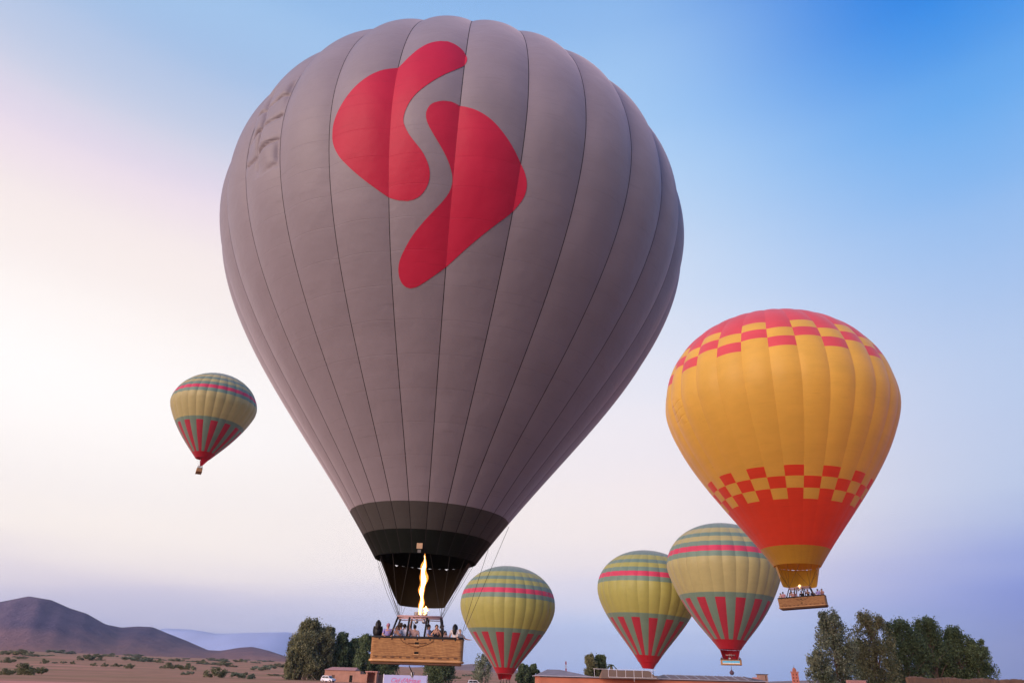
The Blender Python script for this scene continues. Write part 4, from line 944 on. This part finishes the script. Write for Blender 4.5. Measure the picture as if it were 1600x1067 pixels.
build_scoop(yb, yenv, 2.0, 1.72, F_OCHRE, -22, 66, 0.93)
yM, yfz, ybk = build_basket(yb, YB, rad(-30), rad(-3.0), 4.7, 1.6, 1.08)
build_cables(yb, yenv, yM, yfz, .012, 12)
build_flame(yb, tuple(yM @ Vector((0, 0, yfz))), 0.35, 0.10, 0.02, 5)
# ---- the striped balloons
PB = [(0.615, 0), (0.51, 1), (0.436, 0), (0.345, 1), (0.26, 0), (0.165, 2), (0.075, 0), (-0.485, 1), (-0.56, 0)]
def pbands(g): return PB+[(-1.19, 3 if g % 2 == 0 else 0), (-9, 4)]
def striped(label, pos, tx, sh, red0, body, base, yaw, scoop_len, rbot, open_dir=0, open_half=72, shift=(0, 0), tilt=0.0, banner_=None, bw=4.5):
    env = Env(pos, tx, 13.0, sh, red0-180/NG, lambda z: 0.035+0.06*ss(z, -1.0, 0.2))
    o = empty('hot_air_balloon', base, label, 'balloon', 'green and pink striped balloons')
    build_envelope(o, env, pbands, [F_TEAL, body, F_PINK, F_CRIM, F_RED], 48, 7)
    build_scoop(o, env, scoop_len, rbot, F_RED, open_dir, open_half, .93, shift)
    M, fz, bk = build_basket(o, Vector(base), yaw, tilt, bw, 1.6, 1.13, banner_=banner_)
    build_cables(o, env, M, fz, .012, 8)
    return o, M
striped('low lime green striped balloon rising right beside the large basket', (0.7433, 202.1549, 19.717), .0213, [0.8021, 0.5701, 0.2581, 0.772, 0.6376, 0.4403, 0.902, 0.1752, 1.2999], 15.3, F_LIME, (0.55, 202.1, -0.68), rad(3), 1.5, 1.5)
striped('lime green striped balloon low behind the terracotta roof, partly covered by its neighbour', (37.5232, 190.873, 23.1327), .0551, [0.7962, 0.5646, 0.2353, 0.8219, 0.5928, 0.4105, 0.9575, 0.1827, 1.3119], -2.5, F_LIME, (36.7, 190.8, 1.9), rad(-11), 1.4, 1.35, open_dir=170)
_, g4M = striped('straw coloured striped balloon half behind the amber balloon, blue banner on basket', (51.517, 168.343, 26.0447), .0317, [0.8019, 0.5762, 0.0795, 0.76, 0.8041, 0.4242, 1.0052, 0.1831, 1.3381], 2.0, F_STRAW, (50.95, 168.3, 5.45), rad(-17), 1.95, 1.65, open_dir=-17,
    banner_=(material('blue_banner', (0.10, 0.42, 0.62), .6), material('white_banner', (0.65, 0.65, 0.6), .6)))
striped('small straw coloured striped balloon floating alone at the left', (-96.2173, 209.685, 78.1956), -.002, [0.8578, 0.5313, 0.0966, 0.7678, 0.6316, 0.4888, 0.9258, 0.1627, 1.3076], 4.5, F_STRAW, (-96.4, 209.7, 56.6), rad(90+27), 2.3, 0.9, open_dir=-95, open_half=120, shift=(-.7, 0), bw=4.0)
def bundle():
    p = at(1143.5, 1050.5, 168); a = at(1142.5, 1040, 168)
    o = empty('hanging_bundle', p, 'tiny dark bundle hanging on a rope under the blue bannered basket', 'bundle')
    q = MB(); q.tube([a, p+Vector((0, 0, .5))], .05, 6); q.build('rope', M_ROPE, o)
    q = MB(); q.ball(p, .55, 12, sc=(.95, .8, .85)); q.lathe(p+Vector((0, 0, .3)), [(.35, 0), (.14, .2), (.2, .32)], 10); q.build('sack', material('sack_cloth', (.10, .06, .09), .9, .3, 4), o, smooth=True)
bundle()

# ------------------------------------------------------------------ people
SKIN = [material('skin_light', (0.50, 0.27, 0.19), .6, .06), material('skin_tan', (0.36, 0.19, 0.13), .6, .06)]
def cloth(n, c): return material('cloth_'+n, c, .85, .1, 8)
HAIR = {'black': material('hair_black', (.010, .009, .010), .5), 'brown': material('hair_brown', (.045, .026, .015), .55), 'blond': material('hair_blond', (.32, .22, .13), .6), 'cap': material('cap_pink', (.38, .16, .22), .8)}
def skin_obj(name, V, E, Rr, mat, parent, sub=1, root=0):
    me = bpy.data.meshes.new(name); me.from_pydata([tuple(v) for v in V], E, []); me.materials.append(mat)
    o = bpy.data.objects.new(name, me); link(o)
    if parent: o.parent = parent
    s = o.modifiers.new('skin', 'SKIN'); s.use_smooth_shade = True; s.branch_smoothing = 0.4
    for i, d in enumerate(me.skin_vertices[0].data): d.radius = Rr[i] if isinstance(Rr[i], tuple) else (Rr[i], Rr[i]); d.use_root = (i == root)
    o.modifiers.new('subdivision', 'SUBSURF').levels = sub; o.modifiers[-1].render_levels = sub
    return o
def person(M, x, y, yaw, h, label, shirt, trousers, hair='black', style='short', pose='rail', skin=0, group=None, floor=0.17, lean=0.0):
    """standing figure; local -y is the way the person faces"""
    W = M @ Matrix.Translation((x, y, floor)) @ Matrix.Rotation(yaw, 4, 'Z')
    k = h/1.70
    root = bpy.data.objects.new('person', None); link(root); root.matrix_world = W; root.empty_display_size = .2
    tag(root, label, 'person', group)
    P = {'pel': (0, 0, .95), 'wai': (0, -.01, 1.10), 'che': (0, -.01-lean*.5, 1.29), 'nek': (0, 0-lean, 1.445), 'hed': (0, -.012-lean, 1.54), 'cro': (0, 0-lean, 1.645), 'nos': (0, -.098-lean, 1.555), 'chi': (0, -.072-lean, 1.49)}
    arms = {'rail': lambda s: ((s*.24, -.10, 1.13), (s*.20, -.34, 1.10), (s*.17, -.42, 1.09)),
            'tuck': lambda s: ((s*.16, -.03, 1.12), (s*.09, -.16, .98), (s*.05, -.2, .95)),
            'down': lambda s: ((s*.25, .02, 1.12), (s*.26, -.06, .88), (s*.26, -.08, .80)),
            'photo': lambda s: ((s*.25, -.16, 1.16), (s*.10, -.30, 1.40), (s*.06, -.33, 1.46)),
            'wide': lambda s: ((s*.36, -.10, 1.18), (s*.50, -.28, 1.14), (s*.55, -.35, 1.15)),
            'up': lambda s: ((s*.30, -.04, 1.55), (s*.24, -.06, 1.84), (s*.22, -.06, 1.92)) if s > 0 else ((s*.25, .0, 1.13), (s*.22, -.2, 1.0), (s*.2, -.26, .97))}[pose]
    V = []; E = []; R = []
    def av(p, r, prev=None):
        V.append(Vector(p)*k); R.append(r*k if not isinstance(r, tuple) else (r[0]*k, r[1]*k))
        if prev is not None: E.append((prev, len(V)-1))
        return len(V)-1
    pel = av(P['pel'], (.135, .10)); wai = av(P['wai'], (.125, .09), pel); che = av(P['che'], (.15, .10), wai); nek = av(P['nek'], .052, che); hed = av(P['hed'], (.072, .085), nek); cro = av(P['cro'], (.055, .065), hed); av(P['nos'], .016, hed)
    ear = [av((s*.082, .005-lean, 1.545), .016, hed) for s in (-1, 1)]
    AR = {}
    for s in (-1, 1):
        sh = av((s*.175, 0-lean*.8, 1.385), .062, che); e_, w_, hnd = arms(s)
        e_ = Vector(e_)+Vector((0, -lean*.6, 0)); w_ = Vector(w_)+Vector((0, -lean*.6, 0)); hnd = Vector(hnd)+Vector((0, -lean*.6, 0))
        el = av(e_, .045, sh); wr = av(w_, .030, el); pm = av(w_.lerp(hnd, .75), (.036, .022), wr)
        d = (hnd-w_).normalized(); sd_ = d.cross(Vector((0, 0, 1))); sd_ = sd_.normalized() if sd_.length > .1 else Vector((1, 0, 0)); pn_ = sd_.cross(d)
        for q, ln in ((-1.5, .060), (-.5, .072), (.5, .076), (1.5, .066)):
            a = av(hnd+sd_*.017*q, .010, pm); av(hnd+sd_*.02*q+d*ln*.6-pn_*.012, .009, a); av(hnd+sd_*.02*q+d*ln-pn_*.03, .0075, len(V)-1)
        a = av(w_.lerp(hnd, .55)-sd_*.04*s, .012, pm); av(w_.lerp(hnd, .55)-sd_*.058*s+d*.045, .010, a)
        AR[s] = (Vector((s*.175, 0-lean*.8, 1.385)), e_, w_)
    for s in (-1, 1):
        hp = av((s*.095, 0, .90), .09, pel); kn = av((s*.10, -.015, .50), .06, hp); an = av((s*.105, .01, .09), .04, kn); av((s*.115, -.15, .035), (.04, .03), an)
    skin_obj('body', V, E, R, SKIN[skin], root, 1)
    # shirt over the torso and upper arms
    V = []; E = []; R = []
    a = av((0, 0, .88), (.165, .125)); b = av(P['wai'], (.155, .118), a); c = av(P['che'], (.178, .125), b); av((0, -lean*.9, 1.425), (.085, .075), c)
    for s in (-1, 1):
        p0, p1, p2 = AR[s]; i = av(p0, .082, c); j = av(p0.lerp(p1, .75), .066, i)
        if style == 'robe': j = av(p1, .075, j); av(p1.lerp(p2, .9), .065, j)
    skin_obj('shirt', V, E, R, shirt, root, 1)
    V = []; E = []; R = []
    a = av((0, 0, .93), (.15, .115))
    for s in (-1, 1): i = av((s*.095, 0, .86), .105, a); j = av((s*.10, -.012, .5), .08, i); av((s*.105, .005, .12), .062, j)
    skin_obj('trousers', V, E, R, trousers, root, 1)
    # hair
    hb = MB(); hm = HAIR[hair]
    hb.ball(Vector((0, .022-lean, 1.585))*k, .102*k, 12, sc=(.92, 1.0, .98))
    if style in ('long', 'robe'):
        hb.tube([Vector((0, .055-lean, 1.60))*k, Vector((0, .085-lean, 1.50))*k, Vector((0, .105-lean*.8, 1.36))*k, Vector((0, .11-lean*.6, 1.20))*k], [.075*k, .095*k, .10*k, .06*k], 10)
        for s in (-1, 1): hb.tube([Vector((s*.07, .0-lean, 1.62))*k, Vector((s*.098, .0-lean, 1.5))*k, Vector((s*.10, -.005-lean*.8, 1.36))*k], [.035*k, .045*k, .02*k], 7)
    if style == 'robe':
        hb.tube([Vector((0, .02, 1.69))*k, Vector((0, .03, 1.56))*k, Vector((0, .03, 1.42))*k, Vector((0, .03, 1.25))*k, Vector((0, .02, .9))*k], [.045*k, .10*k, .11*k, .15*k, .17*k], 14)
    if style == 'cap': hb.tube([Vector((0, -.05-lean, 1.615))*k, Vector((0, -.17-lean, 1.595))*k], [.085*k, .07*k], 10)
    if style == 'curly':
        r = random.Random(3)
        for _ in range(22):
            a = r.uniform(0, 6.28); e = r.uniform(-.3, 1.5); hb.ball(Vector((.10*math.cos(a)*math.cos(e), .035-lean+.10*abs(math.sin(a))*math.cos(e), 1.585+.10*math.sin(e)))*k, .042*k, 6)
    o = bpy.data.objects.new('hair' if style != 'cap' else 'cap', bpy.data.meshes.new('hair')); link(o); o.parent = root
    o.data.from_pydata([tuple(v) for v in hb.v], [], hb.f); o.data.materials.append(hm); o.data.polygons.foreach_set('use_smooth', [True]*len(o.data.polygons))
    # eyes and mouth
    eb = MB()
    for s in (-1, 1): eb.ball(Vector((s*.031, -.088-lean, 1.568))*k, .011*k, 6)
    eb.box(Vector((0, -.087-lean, 1.503))*k, (.045*k, .008, .010*k))
    o = bpy.data.objects.new('face_features', bpy.data.meshes.new('face')); link(o); o.parent = root
    o.data.from_pydata([tuple(v) for v in eb.v], [], eb.f); o.data.materials.append(HAIR['black'])
    return root
Mi = gM.inverted()
def bx_(px, ly): # basket-local x of a photo column at depth ly behind the basket centre
    return (Mi @ at(px, 985, GBASE.y+ly)).x
JE = cloth('navy', (.03, .035, .06)); GP = 'passengers in the large basket'
person(gM, bx_(590.5, -.35), -.35, PI, 1.76, 'person in black robe and head covering at left end of the large basket', cloth('black', (.012, .012, .013)), JE, 'black', 'robe', 'tuck', 1, GP)
person(gM, bx_(606, -.45), -.45, .2, 1.62, 'person in pink cap and lilac shirt leaning on the rim of the large basket', cloth('lilac', (.30, .24, .50)), JE, 'cap', 'cap', 'rail', 0, GP)
person(gM, bx_(621, -.45), -.45, -.3, 1.56, 'woman with brown hair and grey blue top beside the leftmost pole', cloth('greyblue', (.24, .25, .36)), JE, 'brown', 'long', 'photo', 1, GP)
person(gM, bx_(626, .30), .30, PI, 1.68, 'person with curly hair standing behind the leftmost pole', cloth('rose', (.50, .25, .28)), JE, 'brown', 'curly', 'rail', 1, GP)
person(gM, bx_(632, -.20), -.20, PI*.9, 1.64, 'dark haired person in a white shirt between the left poles', cloth('white', (.62, .60, .68)), JE, 'black', 'short', 'down', 1, GP)
person(gM, bx_(637.5, .35), .35, PI, 1.62, 'dark haired person half hidden by the second pole from the left', cloth('mauve', (.35, .28, .38)), JE, 'black', 'short', 'rail', 1, GP)
person(gM, bx_(648, -.02), -.02, PI*.95, 1.62, 'pilot in pale pink top reaching up to the burner', cloth('palepink', (.48, .30, .27)), JE, 'black', 'short', 'up', 0, GP)
person(gM, bx_(670, .25), .25, 1.2, 1.68, 'dark haired person in light blue shirt beside the middle right poles', cloth('lightblue', (.38, .42, .66)), JE, 'black', 'short', 'rail', 1, GP)
person(gM, bx_(682, -.40), -.40, .1, 1.64, 'man in dark shirt holding his hands up before his face', cloth('charcoal', (.018, .020, .03)), JE, 'brown', 'short', 'photo', 0, GP)
person(gM, bx_(690.5, .30), .30, .4, 1.66, 'person with light brown hair behind the rightmost poles', cloth('olive', (.16, .13, .08)), JE, 'brown', 'curly', 'rail', 1, GP)
person(gM, bx_(696, -.45), -.45, .2, 1.36, 'child with dark hair peeping over the rim below the right poles', cloth('pale', (.5, .42, .42)), JE, 'black', 'short', 'rail', 0, GP)
person(gM, bx_(711, -.40), -.40, PI*.92, 1.68, 'person with long straight black hair and white top near the right end', cloth('white2', (.60, .54, .55)), JE, 'black', 'long', 'down', 0, GP)
person(gM, bx_(719, -.45), -.45, .9, 1.46, 'blond person at the right end stretching a hand out over the rim', cloth('cream', (.55, .45, .38)), JE, 'blond', 'short', 'wide', 0, GP)
GY = 'passengers in the amber balloon basket'
YL = [(-2.1, 'cream', 'brown', 'leftmost passenger standing in the amber balloon basket'), (-1.75, 'rose', 'brown', 'second passenger from the left in the amber balloon basket'), (-.95, 'palepink', 'brown', 'third passenger from the left in the amber balloon basket, by the left pole'), (-.6, 'rose', 'black', 'fourth passenger from the left in the amber balloon basket'), (0.05, 'black', 'black', 'pilot in black in the middle of the amber balloon basket'), (.75, 'charcoal', 'black', 'passenger right of the middle poles in the amber balloon basket'), (1.15, 'navy', 'black', 'dark dressed passenger near the right poles of the amber balloon basket'), (1.75, 'lilac', 'brown', 'passenger right of the right poles in the amber balloon basket'), (2.1, 'rose', 'brown', 'rightmost passenger standing in the amber balloon basket')]
for i, (x, c, hcol, lab) in enumerate(YL):
    person(yM, x, -.42 if i % 2 else .1, (0.2, PI, -.4)[i % 3], 1.58+.05*(i % 3), lab, MATS['cloth_'+c], JE, hcol, 'short', ('rail', 'down', 'photo')[i % 3], i % 2, GY)
for x, lab in ((-1.95, 'dark haired passenger at the left end of the blue bannered basket'), (-.3, 'passenger in the middle of the blue bannered basket'), (1.9, 'dark haired passenger at the right end of the blue bannered basket')):
    person(g4M, x, -.3, 0, 1.62, lab, MATS['cloth_navy' if abs(x) > 1 else 'cloth_white'], JE, 'black', 'short', 'rail', 1, 'passengers in the blue bannered basket')

# ------------------------------------------------------------------ haze
hz = bpy.data.materials.new('haze_air'); hz.use_nodes = True; t = hz.node_tree; t.nodes.clear()
ho = t.nodes.new('ShaderNodeOutputMaterial'); pv = t.nodes.new('ShaderNodeVolumePrincipled')
pv.inputs['Color'].default_value = (0.78, 0.82, 1.0, 1); pv.inputs['Density'].default_value = 0.00004; pv.inputs['Anisotropy'].default_value = 0.1
t.links.new(pv.outputs[0], ho.inputs['Volume'])
b = MB(); b.box((0, 7500, 425), (30000, 17400, 865)); o = b.build('haze', hz, None); tag(o, kind='stuff')
